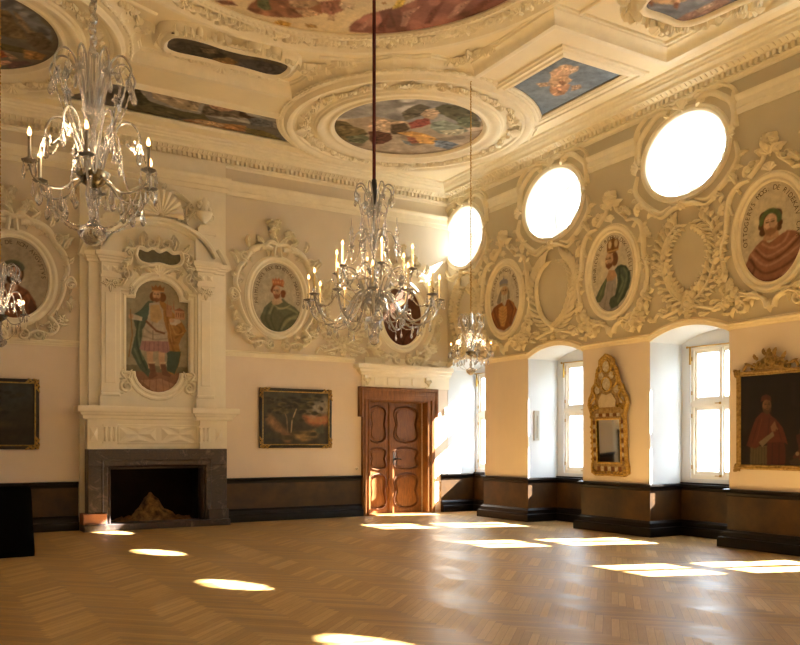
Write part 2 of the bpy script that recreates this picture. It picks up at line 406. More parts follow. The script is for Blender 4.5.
# --- cornice round the room
ROOM = [(XR, YF), (XR, YB), (XL, YB), (XL, YF)]
corn = [(0, 7.24), (.03, 7.24), (.04, 7.27), (.09, 7.29), (.09, 7.315), (.03, 7.32), (.03, 7.40), (.165, 7.405), (.20, 7.43), (.27, 7.45), (.28, 7.50), (.30, 7.52), (.33, 7.54), (.335, 7.57), (.36, 7.59), (.37, 7.62), (.41, 7.64), (.42, 7.68), (.42, 7.74), (0, 7.74)]
arch = [(0, 6.70), (.035, 6.70), (.035, 6.79), (.055, 6.80), (.055, 6.90), (.075, 6.92), (.095, 6.97), (.095, 6.99), (0, 6.99)]
side = {0: 'right', 1: 'back', 2: 'left', 3: 'front'}
for k in range(4):
    mb = MB().sweep(ROOM, corn, True, segs=[k])
    P, Q = Vector(ROOM[k]), Vector(ROOM[(k+1) % 4]); L = (Q-P).length; d = (Q-P)/L; nn = Vector((-d.y, d.x))
    if k in (0, 1):
        n = int((L-.2)/.1)
        for i in range(n):
            a = P+d*(.13+i*.1); b_ = a+d*.056
            c = [a+nn*.03, b_+nn*.03, b_+nn*.135, a+nn*.135]
            mb.add([(q.x, q.y, z) for z in (7.318, 7.402) for q in c], [(0, 1, 2, 3), (4, 5, 6, 7), (0, 1, 5, 4), (1, 2, 6, 5), (2, 3, 7, 6), (3, 0, 4, 7)])
        # row of small leaves above the dentils
        for i in range(int((L-.3)/.1)):
            a = P+d*(.2+i*.1)+nn*.185
            mb.tube([(a.x, a.y, 7.405), (a.x+nn.x*.05, a.y+nn.y*.05, 7.43), (a.x+nn.x*.07, a.y+nn.y*.07, 7.44)], [.016, .02, .01], 5)
    obj('trim_cornice_'+side[k], mb, 'stucco', kind='structure', ang=30)
    if k > 1: obj('trim_architrave_'+side[k], MB().sweep(ROOM, arch, True, segs=[k]), 'stucco', kind='structure', ang=30)
mb = MB(); ys = [YF]+[v for y in reversed(OCUL[:6]) for v in (y-1.02, y+1.02)]
ys[-1] = min(ys[-1], YB)
for a_, b_ in zip(ys[0::2], ys[1::2]): mb.sweep([(XR, a_), (XR, b_)], arch)
obj('trim_architrave_right', mb, 'stucco', kind='structure', ang=30)
bp = [(XR, YB), (5.56, YB), (5.56, YB-.09), (2.75, YB-.09), (2.75, YB), (XL, YB)]
obj('trim_architrave_back', MB().sweep(bp, arch), 'stucco', kind='structure', ang=30)
# --- string course over the niches
led = [(0, 0), (0, .025), (.02, .03), (.03, .045), (.055, .05), (.07, .07), (.09, .07), (.105, .05), (.11, .02), (.125, .015), (.13, 0)]
path = []
for ya, yb in sorted(BAYS):
    pts = arch_pts(ya, yb)
    path += [(ya-.05, SP+.02)]+[(y, z+.0) for y, z in pts]+[(yb+.05, SP+.02)] if yb < YB-.1 else [(ya-.05, SP+.02)]+pts
path = [(YF, SP+.02)]+[p for p in path if p[0] > YF+.06]
path = sorted(set(path), key=lambda p: p[0]); 
mb = MB(); mb.sweep([(p[0], p[1]) for p in path], [(h, -o) for h, o in led], f=lambda u, v, d: (XR+d, u, v))
obj('trim_string_course_right', mb, 'stucco_deep', kind='structure', ang=30)
for nm, x0, x1 in (('left_part', XL, 2.75), ('right_part', 5.56, 8.55)):
    mb = MB(); mb.sweep([(x0, 3.41), (x1, 3.41)], led, f=lambda u, v, d: (u, YB-d, v)); obj('trim_string_course_back_'+nm, mb, 'stucco', kind='structure', ang=30)

# --- wainscot: plinth, burl panels, black rail, following every niche
rail = [(0, .79), (.02, .79), (.03, .80), (.035, .84), (.06, .86), (.075, .87), (.075, .895), (.05, .905), (0, .905)]
panel = [(0, .26), (.02, .26), (.02, .80), (0, .80)]
plin = [(0, 0), (.13, 0), (.13, .13), (.12, .15), (.085, .16), (.075, .19), (.07, .23), (.045, .25), (.03, .27), (0, .27)]
def wainscot(name, path):
    r = thing(name, None, None, kind='structure')
    obj('panel', MB().sweep(path, panel), 'burl', r); obj('rail', MB().sweep(path, rail), 'black_wood', r, ang=30); obj('plinth', MB().sweep(path, plin), 'black_wood', r, ang=30)
    return r
XW = XN-.02
p = [(XR, YF)]
for ya, yb in sorted(BAYS)[:-1]:
    if ya < YF+.1: p = [(XW, YF), (XW, yb), (XR, yb)]; continue
    p += [(XR, ya), (XW, ya), (XW, yb), (XR, yb)]
p += [(XR, BAYS[0][0]), (XW, BAYS[0][0]), (XW, YB), (10.86, YB)]
wainscot('baseboard_right', p)
wainscot('baseboard_back', [(8.72, YB), (5.57, YB)]); wainscot('baseboard_back_left', [(2.74, YB), (XL, YB), (XL, YF), (XR, YF)])
# window boards
for i, (ya, yb) in enumerate(BAYS):
    obj('trim_window_board', MB().box(XN-.06, ya+.02, .905, XO-.06, yb-.02, .93), 'black_wood', kind='structure')

# --- casement windows
def window(i, c):
    w = thing('window_%d' % (i+1), None, None, (XN+.06, c, 0), kind='structure')
    F = MB(); y0, y1, z0, z1 = -.62, .62, 1.0, 3.30
    F.prism([(y0, z0), (y1, z0), (y1, z1), (y0, z1)], [[(y0+.05, z0+.07), (y1-.05, z0+.07), (y1-.05, 2.25), (y0+.05, 2.25)], [(y0+.05, 2.36), (y1-.05, 2.36), (y1-.05, z1-.05), (y0+.05, z1-.05)]], -.03, .09, fY)
    F.box(-.05, -.62, 2.27, -.02, .62, 2.34); F.box(-.035, -.03, 1.05, 0, .03, 3.26)
    obj('frame', F, 'white_paint', w)
    for zz0, zz1 in ((1.07, 2.25), (2.36, 3.25)):
        for a, b_ in ((-.57, -.005), (.005, .57)):
            s = MB().prism([(a, zz0), (b_, zz0), (b_, zz1), (a, zz1)], [[(a+.055, zz0+.06), (b_-.055, zz0+.06), (b_-.055, zz1-.055), (a+.055, zz1-.055)]], 0, .045, fY)
            so = obj('sash', s, 'white_paint', w); obj('pane', MB().box(.02, a+.055, zz0+.06, .024, b_-.055, zz1-.055), 'pane', so)
    obj('curtain_rod', MB().tube([(-.08, -.66, 3.29), (-.08, .66, 3.31)], .012, 8).ball((-.08, -.67, 3.29), .022).ball((-.08, .67, 3.31), .022).box(-.085, .6, 3.0, -.06, .625, 3.3), 'brass', w)
    lt = MB()
    for z in (1.06, 2.305): lt.box(-.055, -.02, z-.02, -.03, .02, z+.02).tube([(-.06, 0, z), (-.075, .03, z), (-.07, .09, z)], .008, 6)
    obj('latch', lt, 'brass', w)
    hg = MB()
    for z in (1.2, 2.1, 2.5, 3.1):
        for y in (-.6, .6): hg.tube([(-.04, y, z-.035), (-.04, y, z+.035)], .011, 6)
    obj('hinge', hg, 'brass', w)
for i, (ya, yb) in enumerate(BAYS): window(i, (ya+yb)/2 if 0 < i < 6 else (15.70 if i == 0 else -3.5))
# --- oval windows
def oculus(i, y):
    a = .83 if i else .75
    w = thing('window_%d' % (i+8), None, None, (XR, y, 6.40), RR, kind='structure')
    obj('frame', MB().ring(.66 if i else .43, .54 if i else .56, [(-.045, -.99), (-.045, -.94), (0, -.93), (.03, -.93), (.03, -.99)]), 'white_paint', w)
    obj('glazing_bar', MB().box(-.02, -.53, -.99, .02, .53, -.95).box(-a+.1, -.09, -.99, a-.1, .07, -.95) if i else MB().box(-.02, -.56, -.99, .02, .56, -.95), 'white_paint', w)
    obj('grey_block', MB().box(-.42 if i else -.2, -.47, -.60, -.16 if i else 0, -.40, -.46), 'grey_plastic', w)  # plain grey block low inside the oval opening
    pv = [(p[0], p[1], -.965) for p in ell(0, 0, .66 if i else .42, .54)]
    mb = MB(); mb.add(pv, [tuple(range(48))]); obj('pane', mb, 'pane', w)
    if i < 5:
        rim = [(-.01, -.15), (-.01, .02), (.005, .035), (.03, .045), (.05, .04), (.065, .05), (.085, .05), (.10, .03), (.11, 0)]
        obj('stucco_rim', MB().ring(a, .675, rim), 'stucco', w, ang=30)
        sm = MB()
        for sg in (-1, 1):
            # square ears with hanging scrolls
            pts = bez([(sg*.30, .80), (sg*.52, .83), (sg*.74, .70), (sg*(a+.10), .52), (sg*(a+.15), .28), (sg*(a+.10), .10)], 8)
            sm.stroke(pts, [.055]*len(pts), .05, w0=.0)
            pts = bez([(sg*.25, .86), (sg*.6, .92), (sg*(a+.06), .80), (sg*(a+.20), .62), (sg*(a+.17), .40), (sg*(a+.20), .12)], 8)
            sm.stroke(pts, [.03]*len(pts), .06)
            sm.shell((sg*(a+.10), .02), .13, 5, -PI*.45 if sg > 0 else PI*.55, PI*.45 if sg > 0 else PI*1.45, .06, .02)
            sm.scroll((sg*(a+.10), .15), .06, 1, PI/2, -sg, .022, .05)
            pts = bez([(sg*(a+.17), -.10), (sg*(a+.22), -.35), (sg*(a+.10), -.55), (sg*(a-.06), -.70), (sg*.50, -.86), (sg*.25, -.80)], 8)
            sm.stroke(pts, [.025+.03*math.sin(PI*k/(len(pts)-1)) for k in range(len(pts))], .055)
            for k in range(4):
                q = pts[8+k*7]; sm.leaf(q, math.atan2(q[1], q[0])+sg*.9, .2, .09, .04, -sg*.9, 3)
            # garland under the opening
            pts = bez([(0, -.83), (sg*.22, -.86), (sg*.45, -.95), (sg*.60, -.88)], 8)
            sm.stroke(pts, [.05-.03*k/(len(pts)-1) for k in range(len(pts))], .06)
            sm.leaf((sg*.55, -.9), PI/2-sg*(PI/2-.5), .24, .11, .05, sg*.6, 3); sm.leaf((sg*.2, .86), PI/2-sg*1.2, .3, .13, .06, -sg*.8, 4)
            sm.leaf((sg*.78, .84), PI/2-sg*.4, .24, .12, .05, -sg*.8, 3); sm.leaf((sg*(a+.16), .72), -PI/2, .3, .11, .05, sg*.5, 3)
            sm.leaf((sg*.42, .78), PI/2+sg*1.9, .2, .1, .05, sg*.7, 3)
        sm.flower((0, -.84), .10, 6, .05, .02); sm.shell((0, .72), .16, 5, PI*.1, PI*.9, .05, .02)
        so = obj('stucco_surround', sm, 'stucco_w', w, ang=30); so.scale = (1, 1, 1.5)
for i, y in enumerate(OCUL): oculus(i, y)

# ================================================================== OUTSIDE
obj('ground', MB().box(XO, -25, -5.2, 60, 45, -5), 'ground', kind='structure')
bd = thing('building', 'pale plastered building with rows of windows beyond the courtyard', 'building', (30, 10, -5))
obj('wall', MB().box(0, -30, 0, 8, 30, 11.5), 'facade', bd)
obj('roof', MB().prism([(-.4, 11.5), (8.4, 11.5), (4, 14)], (), -30.4, 30.4, lambda u, v, d: (u, d, v)), 'facade', bd)
for z in (1.5, 5.0, 8.3):
    for k in range(-5, 5):
        y = k*3.2+1.0
        f_ = obj('window', MB().prism([(y-.7, z-.1), (y+.7, z-.1), (y+.7, z+2.1), (y-.7, z+2.1)], [[(y-.55, z), (y+.55, z), (y+.55, z+1.95), (y-.55, z+1.95)]], -.06, .02, fY), 'white_paint', bd)
        obj('pane', MB().box(-.02, y-.55, z, -.005, y+.55, z+1.95), 'facade_pane', f_)

# ================================================================== LIGHT
w = bpy.data.worlds.new('sky'); sc.world = w; w.use_nodes = True
bg = w.node_tree.nodes['Background']; bg.inputs[0].default_value = (.70, .85, 1, 1); bg.inputs[1].default_value = SKY
sd = bpy.data.lights.new('sun', 'SUN'); sd.energy = SUN; sd.angle = math.radians(.6); sd.color = (1, .95, .87)
so = bpy.data.objects.new('sun', sd); COL.objects.link(so); so.location = (30, 0, 25)
so.rotation_euler = Vector((-1, .354, -.755)).to_track_quat('-Z', 'Y').to_euler()

# ================================================================== CAMERA
cd = bpy.data.cameras.new('camera'); cam = bpy.data.objects.new('camera', cd); COL.objects.link(cam)
cd.sensor_width = 36; cd.lens = 829/800*36; cd.shift_y = (444.3-322.5)/800; cd.clip_end = 200; cd.clip_start = .05
cam.location = (0, 0, 1.6); cam.rotation_euler = (PI/2, 0, -math.radians(30.7)); sc.camera = cam
sc.view_settings.view_transform = 'Standard'; sc.view_settings.look = 'None'; sc.view_settings.gamma = 1; sc.view_settings.use_curve_mapping = False
sc.view_settings.exposure = EXPO
cy = sc.cycles; cy.max_bounces = 10; cy.diffuse_bounces = 6; cy.glossy_bounces = 4; cy.transmission_bounces = 6; cy.transparent_max_bounces = 8
cy.caustics_reflective = False; cy.caustics_refractive = False; cy.sample_clamp_indirect = 6; cy.use_denoising = True
PICS = {
'RONDEL': [
 ((150,148,146),[(6.45,13.36),(7.0,12.72),(7.8,12.24),(8.8,11.97),(9.39,12.51),(8.82,13.09),(7.68,13.53),(6.9,14.11)]),
 ((172,150,122),[(6.86,14.02),(7.41,13.46),(8.14,13.37),(8.82,13.09),(9.51,12.81),(9.82,13.8),(9.04,14.84),(7.78,15.02),(7.07,14.64)]),
 ((104,90,54),[(6.95,14.39),(6.91,13.99),(7.09,13.94),(7.33,14.1),(7.52,14.17),(7.66,14.61),(7.49,14.84),(7.21,14.74)]),
 ((122,104,62),[(7.12,14.23),(7.28,14.07),(7.59,14.13),(7.77,14.28),(7.66,14.61),(7.43,14.62)]),
 ((104,110,80),[(7.43,14.62),(7.66,14.35),(7.91,14.46),(7.91,14.8),(7.63,14.83)]),
 ((196,160,120),[(7.65,14.1),(7.51,13.75),(7.56,13.6),(7.62,13.43),(7.83,13.56),(7.95,13.37),(8.08,13.35),(8.28,13.48),(8.31,13.89),(7.97,14.04),(7.75,14.16)]),
 ((210,176,136),[(7.57,13.71),(7.61,13.57),(7.73,13.62),(7.88,13.96),(7.77,14.03)]),
 ((92,52,38),[(7.69,14.16),(7.83,14.05),(8.1,14.02),(8.28,14.24),(8.28,14.58),(8.1,14.71),(7.89,14.48)]),
 ((86,66,44),[(7.89,13.65),(8.08,13.42),(8.28,13.6),(8.34,13.94),(8.16,14.05)]),
 ((100,92,74),[(7.79,13.06),(7.8,12.67),(7.85,12.53),(8.09,12.55),(8.2,12.87),(8.11,13.1),(8.02,13.33)]),
 ((92,90,66),[(8.17,12.67),(8.22,12.33),(8.52,12.24),(8.92,12.39),(9.32,12.68),(9.41,12.89),(9.17,12.89),(8.91,12.86),(8.56,12.77)]),
 ((168,74,58),[(8.17,13.42),(8.19,13.14),(8.36,13.01),(8.53,13.2),(8.47,13.45),(8.33,13.61)]),
 ((204,168,128),[(8.1,12.93),(8.09,12.69),(8.18,12.55),(8.38,12.71),(8.44,13.02),(8.31,13.04)]),
 ((128,140,124),[(8.52,13.15),(8.67,12.94),(9.06,13.01),(9.36,13.15),(9.27,13.46),(8.92,13.53),(8.63,13.39)]),
 ((214,148,62),[(8.21,13.93),(8.4,13.72),(8.74,13.71),(9.12,13.84),(9.13,14.08),(8.88,14.17),(8.51,13.97)]),
 ((154,84,60),[(8.44,14.02),(8.65,13.96),(8.87,14.16),(8.76,14.3)]),
 ((96,108,124),[(9.05,13.88),(9.29,13.78),(9.6,13.86),(9.55,14.17),(9.24,14.17)]),
 ((112,124,130),[(8.45,14.21),(8.66,14.22),(8.87,14.4),(8.65,14.36)]),
 ((180,172,140),[(8.86,13.44),(9.04,13.27),(9.22,13.1),(9.35,13.35),(9.14,13.56)]),
 ((96,104,78),[(8.73,12.67),(8.96,12.59),(9.26,12.77),(9.26,13.02),(9.0,12.99)]),
],
'ANGEL': [
 ((206,158,120),[(9.05,10.42),(9.02,10.15),(9.14,10.05),(9.32,10.1),(9.39,10.32),(9.48,10.6),(9.29,10.6)]),
 ((222,176,132),[(9.05,10.13),(9.08,10.07),(9.26,10.19),(9.29,10.33),(9.14,10.26)]),
 ((196,136,96),[(9.36,10.78),(9.44,10.62),(9.65,10.61),(9.85,10.96),(9.74,11.09),(9.56,11.01)]),
 ((214,164,118),[(9.14,10.47),(9.35,10.4),(9.55,10.44),(9.61,10.69),(9.48,10.83),(9.26,10.73)]),
 ((178,140,110),[(9.69,10.65),(9.8,10.52),(9.92,10.62),(9.86,10.78)]),
 ((196,160,130),[(9.2,10.12),(9.3,10.02),(9.39,10.16),(9.37,10.33)]),
 ((188,150,116),[(9.13,10.87),(9.26,10.73),(9.39,10.82),(9.28,10.95)]),
 ((150,100,70),[(9.4,10.64),(9.42,10.54),(9.56,10.61),(9.58,10.71)]),
],
'STRIP': [
 ((140,138,134),[(3.18,14.42),(3.77,14.36),(4.54,14.42),(5.9,14.39),(6.13,14.97),(5.15,15.07),(4.35,15.08),(3.56,15.0)]),
 ((168,148,118),[(3.62,14.5),(4.02,14.47),(4.5,14.55),(4.55,14.96),(4.16,14.97),(3.74,14.79)]),
 ((84,78,54),[(3.32,15.25),(3.54,14.91),(3.94,14.99),(4.35,15.08),(4.73,15.03),(4.87,15.23),(4.45,15.43),(4.01,15.57),(3.44,15.62)]),
 ((62,60,42),[(3.2,14.51),(3.42,14.52),(3.58,14.78),(3.75,15.0),(3.61,15.19),(3.34,15.13)]),
 ((172,120,70),[(4.42,15.48),(4.72,15.26),(5.13,15.26),(5.55,15.13),(5.7,15.42),(5.23,15.57),(4.66,15.6)]),
 ((196,160,112),[(4.6,15.4),(4.89,15.28),(5.23,15.32),(5.12,15.48),(4.76,15.52)]),
 ((96,84,70),[(4.58,14.56),(4.85,14.43),(5.17,14.43),(5.4,14.63),(5.39,14.81),(5.03,14.96),(4.66,15.07)]),
 ((176,132,100),[(4.65,14.55),(4.92,14.41),(5.13,14.56),(4.92,14.74),(4.74,14.68)]),
 ((90,96,104),[(5.46,14.77),(5.66,14.65),(5.94,14.72),(6.04,14.96),(5.65,15.07)]),
 ((110,98,52),[(5.59,15.24),(5.96,15.2),(6.42,15.45),(6.39,15.6),(5.93,15.58),(5.69,15.52)]),
 ((60,44,36),[(5.18,14.47),(5.4,14.63),(5.59,14.67),(5.46,14.79),(5.29,14.75)]),
],
'CART': [
 ((70,60,48),[(3.46,12.7),(3.6,12.53),(3.8,12.57),(3.99,12.65),(4.08,12.94),(3.8,12.97),(3.5,12.87)]),
 ((58,52,40),[(3.74,12.57),(4.05,12.51),(4.31,12.6),(4.3,12.81),(4.05,13.03),(3.84,12.88)]),
 ((134,94,44),[(4.15,12.8),(4.39,12.66),(4.53,12.74),(4.51,13.01),(4.35,13.07),(4.19,12.94)]),
 ((66,60,60),[(4.51,12.61),(4.8,12.51),(5.16,12.51),(5.33,12.63),(5.22,12.89),(4.92,12.99),(4.62,12.91)]),
 ((104,86,60),[(3.88,12.58),(4.11,12.51),(4.18,12.64),(3.98,12.72)]),
],
'LEFT': [
 ((112,116,124),[(0.98,12.35),(1.28,12.49),(1.54,12.68),(1.79,13.06),(1.88,13.44),(1.64,13.27),(1.36,12.91),(1.04,12.75)]),
 ((150,124,96),[(1.26,12.77),(1.35,12.83),(1.52,13.22),(1.64,13.27),(1.52,13.35),(1.38,13.1)]),
 ((108,88,60),[(1.02,12.84),(1.2,12.8),(1.34,13.12),(1.49,13.37),(1.54,13.55),(1.35,13.62),(1.08,13.61)]),
 ((100,84,66),[(1.52,13.39),(1.69,13.2),(1.86,13.45),(1.9,13.75),(1.72,13.86),(1.55,13.63)]),
 ((84,76,44),[(1.1,13.9),(1.3,13.87),(1.53,13.88),(1.6,14.07),(1.32,14.09),(1.12,14.21)]),
 ((160,74,48),[(1.12,14.12),(1.26,14.13),(1.34,14.31),(1.15,14.57)]),
 ((196,150,116),[(1.28,14.16),(1.41,14.23),(1.48,14.28),(1.39,14.39)]),
 ((168,120,66),[(1.53,13.92),(1.72,13.9),(1.87,13.95),(1.81,14.18),(1.59,14.27)]),
 ((96,70,72),[(1.39,14.48),(1.59,14.31),(1.7,14.34),(1.55,14.61),(1.39,14.76)]),
 ((196,140,110),[(1.16,14.62),(1.36,14.45),(1.43,14.51),(1.31,14.68)]),
],
'RCART': [
 ((112,116,130),[(7.89,8.21),(8.53,7.82),(9.46,7.27),(9.74,7.7),(9.71,8.22),(9.42,8.55),(8.79,8.69),(8.34,8.46)]),
 ((212,166,116),[(8.54,7.95),(9.04,7.65),(9.24,7.83),(9.18,8.0),(8.94,8.07),(8.72,8.07)]),
 ((150,90,66),[(8.77,8.08),(8.89,8.07),(8.95,8.17),(8.87,8.15)]),
 ((140,84,60),[(9.1,7.94),(9.2,7.92),(9.32,8.05),(9.2,8.02)]),
 ((150,110,96),[(9.51,8.05),(9.58,7.8),(9.59,7.58),(9.6,7.45),(9.8,7.53),(9.78,7.89),(9.69,8.2),(9.54,8.32)]),
 ((184,150,126),[(9.54,7.92),(9.59,7.66),(9.66,7.68),(9.67,7.95)]),
],
'CENTRAL': [
 ((150,92,62),[(4.14,11.17),(4.1,11.01),(4.15,10.74),(4.41,10.53),(4.67,10.43),(4.92,10.46),(5.1,10.57),(5.04,10.79),(4.81,11.03),(4.5,11.18),(4.27,11.22)]),
 ((88,96,62),[(4.15,10.86),(4.27,10.76),(4.43,10.97),(4.36,11.07),(4.23,11.03)]),
 ((176,136,96),[(4.5,10.59),(4.78,10.42),(4.94,10.51),(4.85,10.72),(4.64,10.78)]),
 ((196,152,108),[(4.72,10.83),(4.91,10.7),(5.06,10.75),(4.9,10.95)]),
 ((158,98,78),[(4.92,10.46),(5.14,10.27),(5.3,10.48),(5.22,10.69),(5.06,10.69)]),
 ((196,158,120),[(5.17,10.72),(5.27,10.66),(5.32,10.83),(5.23,10.85)]),
 ((200,170,134),[(5.14,10.33),(5.35,10.27),(5.42,10.41),(5.27,10.47)]),
 ((206,150,52),[(4.58,11.3),(4.63,11.2),(4.81,11.19),(4.8,11.38),(4.7,11.36)]),
 ((160,120,64),[(5.0,11.11),(5.14,11.07),(5.19,11.14),(5.08,11.19)]),
 ((132,76,58),[(3.66,11.18),(3.86,11.06),(3.98,11.14),(3.8,11.22)]),
 ((140,84,72),[(5.66,11.0),(5.58,10.87),(5.57,10.68),(5.66,10.37),(5.86,10.09),(6.04,9.74),(6.1,9.47),(7.13,8.41),(7.44,9.03),(7.09,9.68),(6.7,10.24),(6.23,10.73)]),
 ((168,112,96),[(5.71,10.9),(5.72,10.49),(5.76,10.43),(5.81,10.84)]),
 ((116,60,52),[(5.97,10.75),(5.87,10.27),(5.92,10.28),(6.1,10.74)]),
 ((172,120,104),[(6.21,10.46),(6.06,10.1),(6.17,9.84),(6.19,10.08),(6.29,10.42)]),
 ((116,62,54),[(6.48,10.23),(6.37,9.85),(6.4,9.53),(6.48,9.85),(6.55,10.18)]),
 ((178,124,106),[(6.68,9.95),(6.6,9.59),(6.69,9.23),(6.73,9.57),(6.75,9.89)]),
 ((116,62,54),[(6.87,9.68),(6.83,9.33),(6.94,9.02),(6.96,9.37),(6.93,9.61)]),
 ((212,176,60),[(5.87,10.11),(5.81,9.87),(5.89,9.71),(5.95,9.97)]),
 ((150,104,60),[(5.66,10.05),(5.7,10.01),(5.74,10.05),(5.7,10.08)]),
],
}
# ================================================================== THE PAINTER (colours on a mesh grid)
def vnoise(X, Y, s, seed, oct_=4):
    out = np.zeros_like(X); amp = 1; tot = 0
    for k in range(oct_):
        g = np.random.RandomState(seed+k).rand(67, 67); x = (X/s*2**k) % 66; y = (Y/s*2**k) % 66
        i, j = x.astype(int), y.astype(int); fx, fy = x-i, y-j; fx = fx*fx*(3-2*fx); fy = fy*fy*(3-2*fy)
        out += amp*(g[i, j]*(1-fx)*(1-fy)+g[i+1, j]*fx*(1-fy)+g[i, j+1]*(1-fx)*fy+g[i+1, j+1]*fx*fy); tot += amp; amp *= .55
    return out/tot
class Canvas:
    def __init__(s, x0, y0, x1, y1, nx, ny, bg):
        s.b = (x0, y0, x1, y1); s.nx, s.ny = nx, ny
        s.X, s.Y = np.meshgrid(np.linspace(x0, x1, nx), np.linspace(y0, y1, ny), indexing='ij')
        s.C = np.zeros((nx, ny, 3)); s.C[:] = bg; s.px = (x1-x0)/nx; s.k = 1
    def mix(s, a, c): s.C += (np.array(c, float)-s.C)*np.clip(a, 0, 1)[..., None]; return s
    def poly(s, P, c, soft=None, wob=0, al=1.):
        soft = soft or s.px*1.2; X, Y = s.X, s.Y
        if wob:
            s.k += 1; X = X+(vnoise(X, Y, wob*6, s.k)-.5)*wob*2; Y = Y+(vnoise(X, Y, wob*6, s.k+50)-.5)*wob*2
        ins = np.zeros(X.shape, bool); d = np.full(X.shape, 1e9); n = len(P)
        for i in range(n):
            x1, y1 = P[i]; x2, y2 = P[(i+1) % n]
            if y1 != y2: ins ^= ((y1 > Y) != (y2 > Y)) & (X < (x2-x1)*(Y-y1)/(y2-y1)+x1)
            L = (x2-x1)**2+(y2-y1)**2+1e-12; t = np.clip(((X-x1)*(x2-x1)+(Y-y1)*(y2-y1))/L, 0, 1)
            d = np.minimum(d, np.hypot(X-x1-t*(x2-x1), Y-y1-t*(y2-y1)))
        s.mask = np.clip(.5+np.where(ins, d, -d)/soft, 0, 1)*al; return s.mix(s.mask, c)
    def ell(s, cx, cy, a, b, c, rot=0, soft=None, al=1.):
        co, si = math.cos(rot), math.sin(rot); u = (s.X-cx)*co+(s.Y-cy)*si; v = -(s.X-cx)*si+(s.Y-cy)*co
        r = np.hypot(u/a, v/b); s.mask = np.clip(.5+(1-r)*min(a, b)/(soft or s.px*1.2), 0, 1)*al; return s.mix(s.mask, c)
    def line(s, P, w, c, al=1., clip=None):
        d = np.full(s.X.shape, 1e9)
        for (x1, y1), (x2, y2) in zip(P[:-1], P[1:]):
            L = (x2-x1)**2+(y2-y1)**2+1e-12; t = np.clip(((s.X-x1)*(x2-x1)+(s.Y-y1)*(y2-y1))/L, 0, 1)
            d = np.minimum(d, np.hypot(s.X-x1-t*(x2-x1), s.Y-y1-t*(y2-y1)))
        m = np.clip(.5+(w-d)/(s.px*1.3), 0, 1)*al
        if clip is not None: m = m*clip
        return s.mix(m, c)
    def mottle(s, amt, sc_, seed=3):
        n = vnoise(s.X-s.b[0], s.Y-s.b[1], sc_, seed); s.C *= (1+amt*(n-.5)*2)[..., None]; return s
    def build(s, name, m, inside=None, w=0., parent=None, **kw):
        nx, ny = s.nx, s.ny; c = np.clip(s.C, 0, 255)/255
        if m == 'fresco': c = c*.72+c.mean(-1, keepdims=True)*.23+.065
        if m == 'oil': c = (c*.8+c.mean(-1, keepdims=True)*.2)*.72
        c = np.clip(c, 0, 1); lin = np.where(c <= .04045, c/12.92, ((c+.055)/1.055)**2.4)
        vs = np.stack([s.X.ravel(), s.Y.ravel(), np.full(nx*ny, w)], 1)
        idx = np.arange(nx*ny).reshape(nx, ny); f = np.stack([idx[:-1, :-1], idx[1:, :-1], idx[1:, 1:], idx[:-1, 1:]], -1).reshape(-1, 4)
        if inside is not None:
            ok = inside(s.X, s.Y).ravel(); f = f[ok[f].any(1)]
        used = np.unique(f); rm = np.full(nx*ny, -1); rm[used] = np.arange(len(used))
        me = bpy.data.meshes.new(name); me.from_pydata(vs[used].tolist(), [], rm[f].tolist())
        at = me.color_attributes.new('paint', 'FLOAT_COLOR', 'POINT')
        at.data.foreach_set('color', np.concatenate([lin.reshape(-1, 3)[used], np.ones((len(used), 1))], 1).ravel().astype(np.float32))
        me.materials.append(M[m]); o = bpy.data.objects.new(name, me); COL.objects.link(o)
        if parent: o.parent = parent
        return tag(o, **kw)
def dk(c, k): return tuple(x*k for x in c)
def s_blob(cv, p, a, b, c, rot, m):
    old = cv.C.copy(); cv.ell(p[0], p[1], a, b, c, rot, soft=b*.8, al=.75); cv.C = old+(cv.C-old)*m[..., None]
def paint_polys(cv, L, soft, wob, fold=True, seed=5):
    """loose baroque brushwork: every patch is modelled with lighter and darker strokes"""
    R = random.Random(seed)
    for col, P in L:
        cv.poly(P, col, soft, wob); m = cv.mask.copy()
        xs = [p[0] for p in P]; ys = [p[1] for p in P]; w, h = max(xs)-min(xs), max(ys)-min(ys)
        if fold:
            for k in range(26):
                a = (R.uniform(min(xs), max(xs)), R.uniform(min(ys), max(ys))); q = min(w, h)
                b = s_blob(cv, a, q*R.uniform(.05, .16), q*R.uniform(.03, .09), dk(col, R.choice([.6, .75, .9, 1.15, 1.3, 1.45])), R.uniform(0, 3), m)
            for k in range(9):
                a = (R.uniform(min(xs), max(xs)), R.uniform(min(ys), max(ys))); d = R.uniform(-.5, .5)
                b = (a[0]+w*.25*math.cos(d*3), a[1]+h*.35*math.sin(d*3+1)); c = ((a[0]+b[0])/2+w*.06*R.uniform(-1, 1), (a[1]+b[1])/2+h*.06*R.uniform(-1, 1))
                cv.line([a, c, b], min(w, h)*.045, dk(col, R.choice([.68, .78, 1.2, 1.3])), .75, m)
    return cv

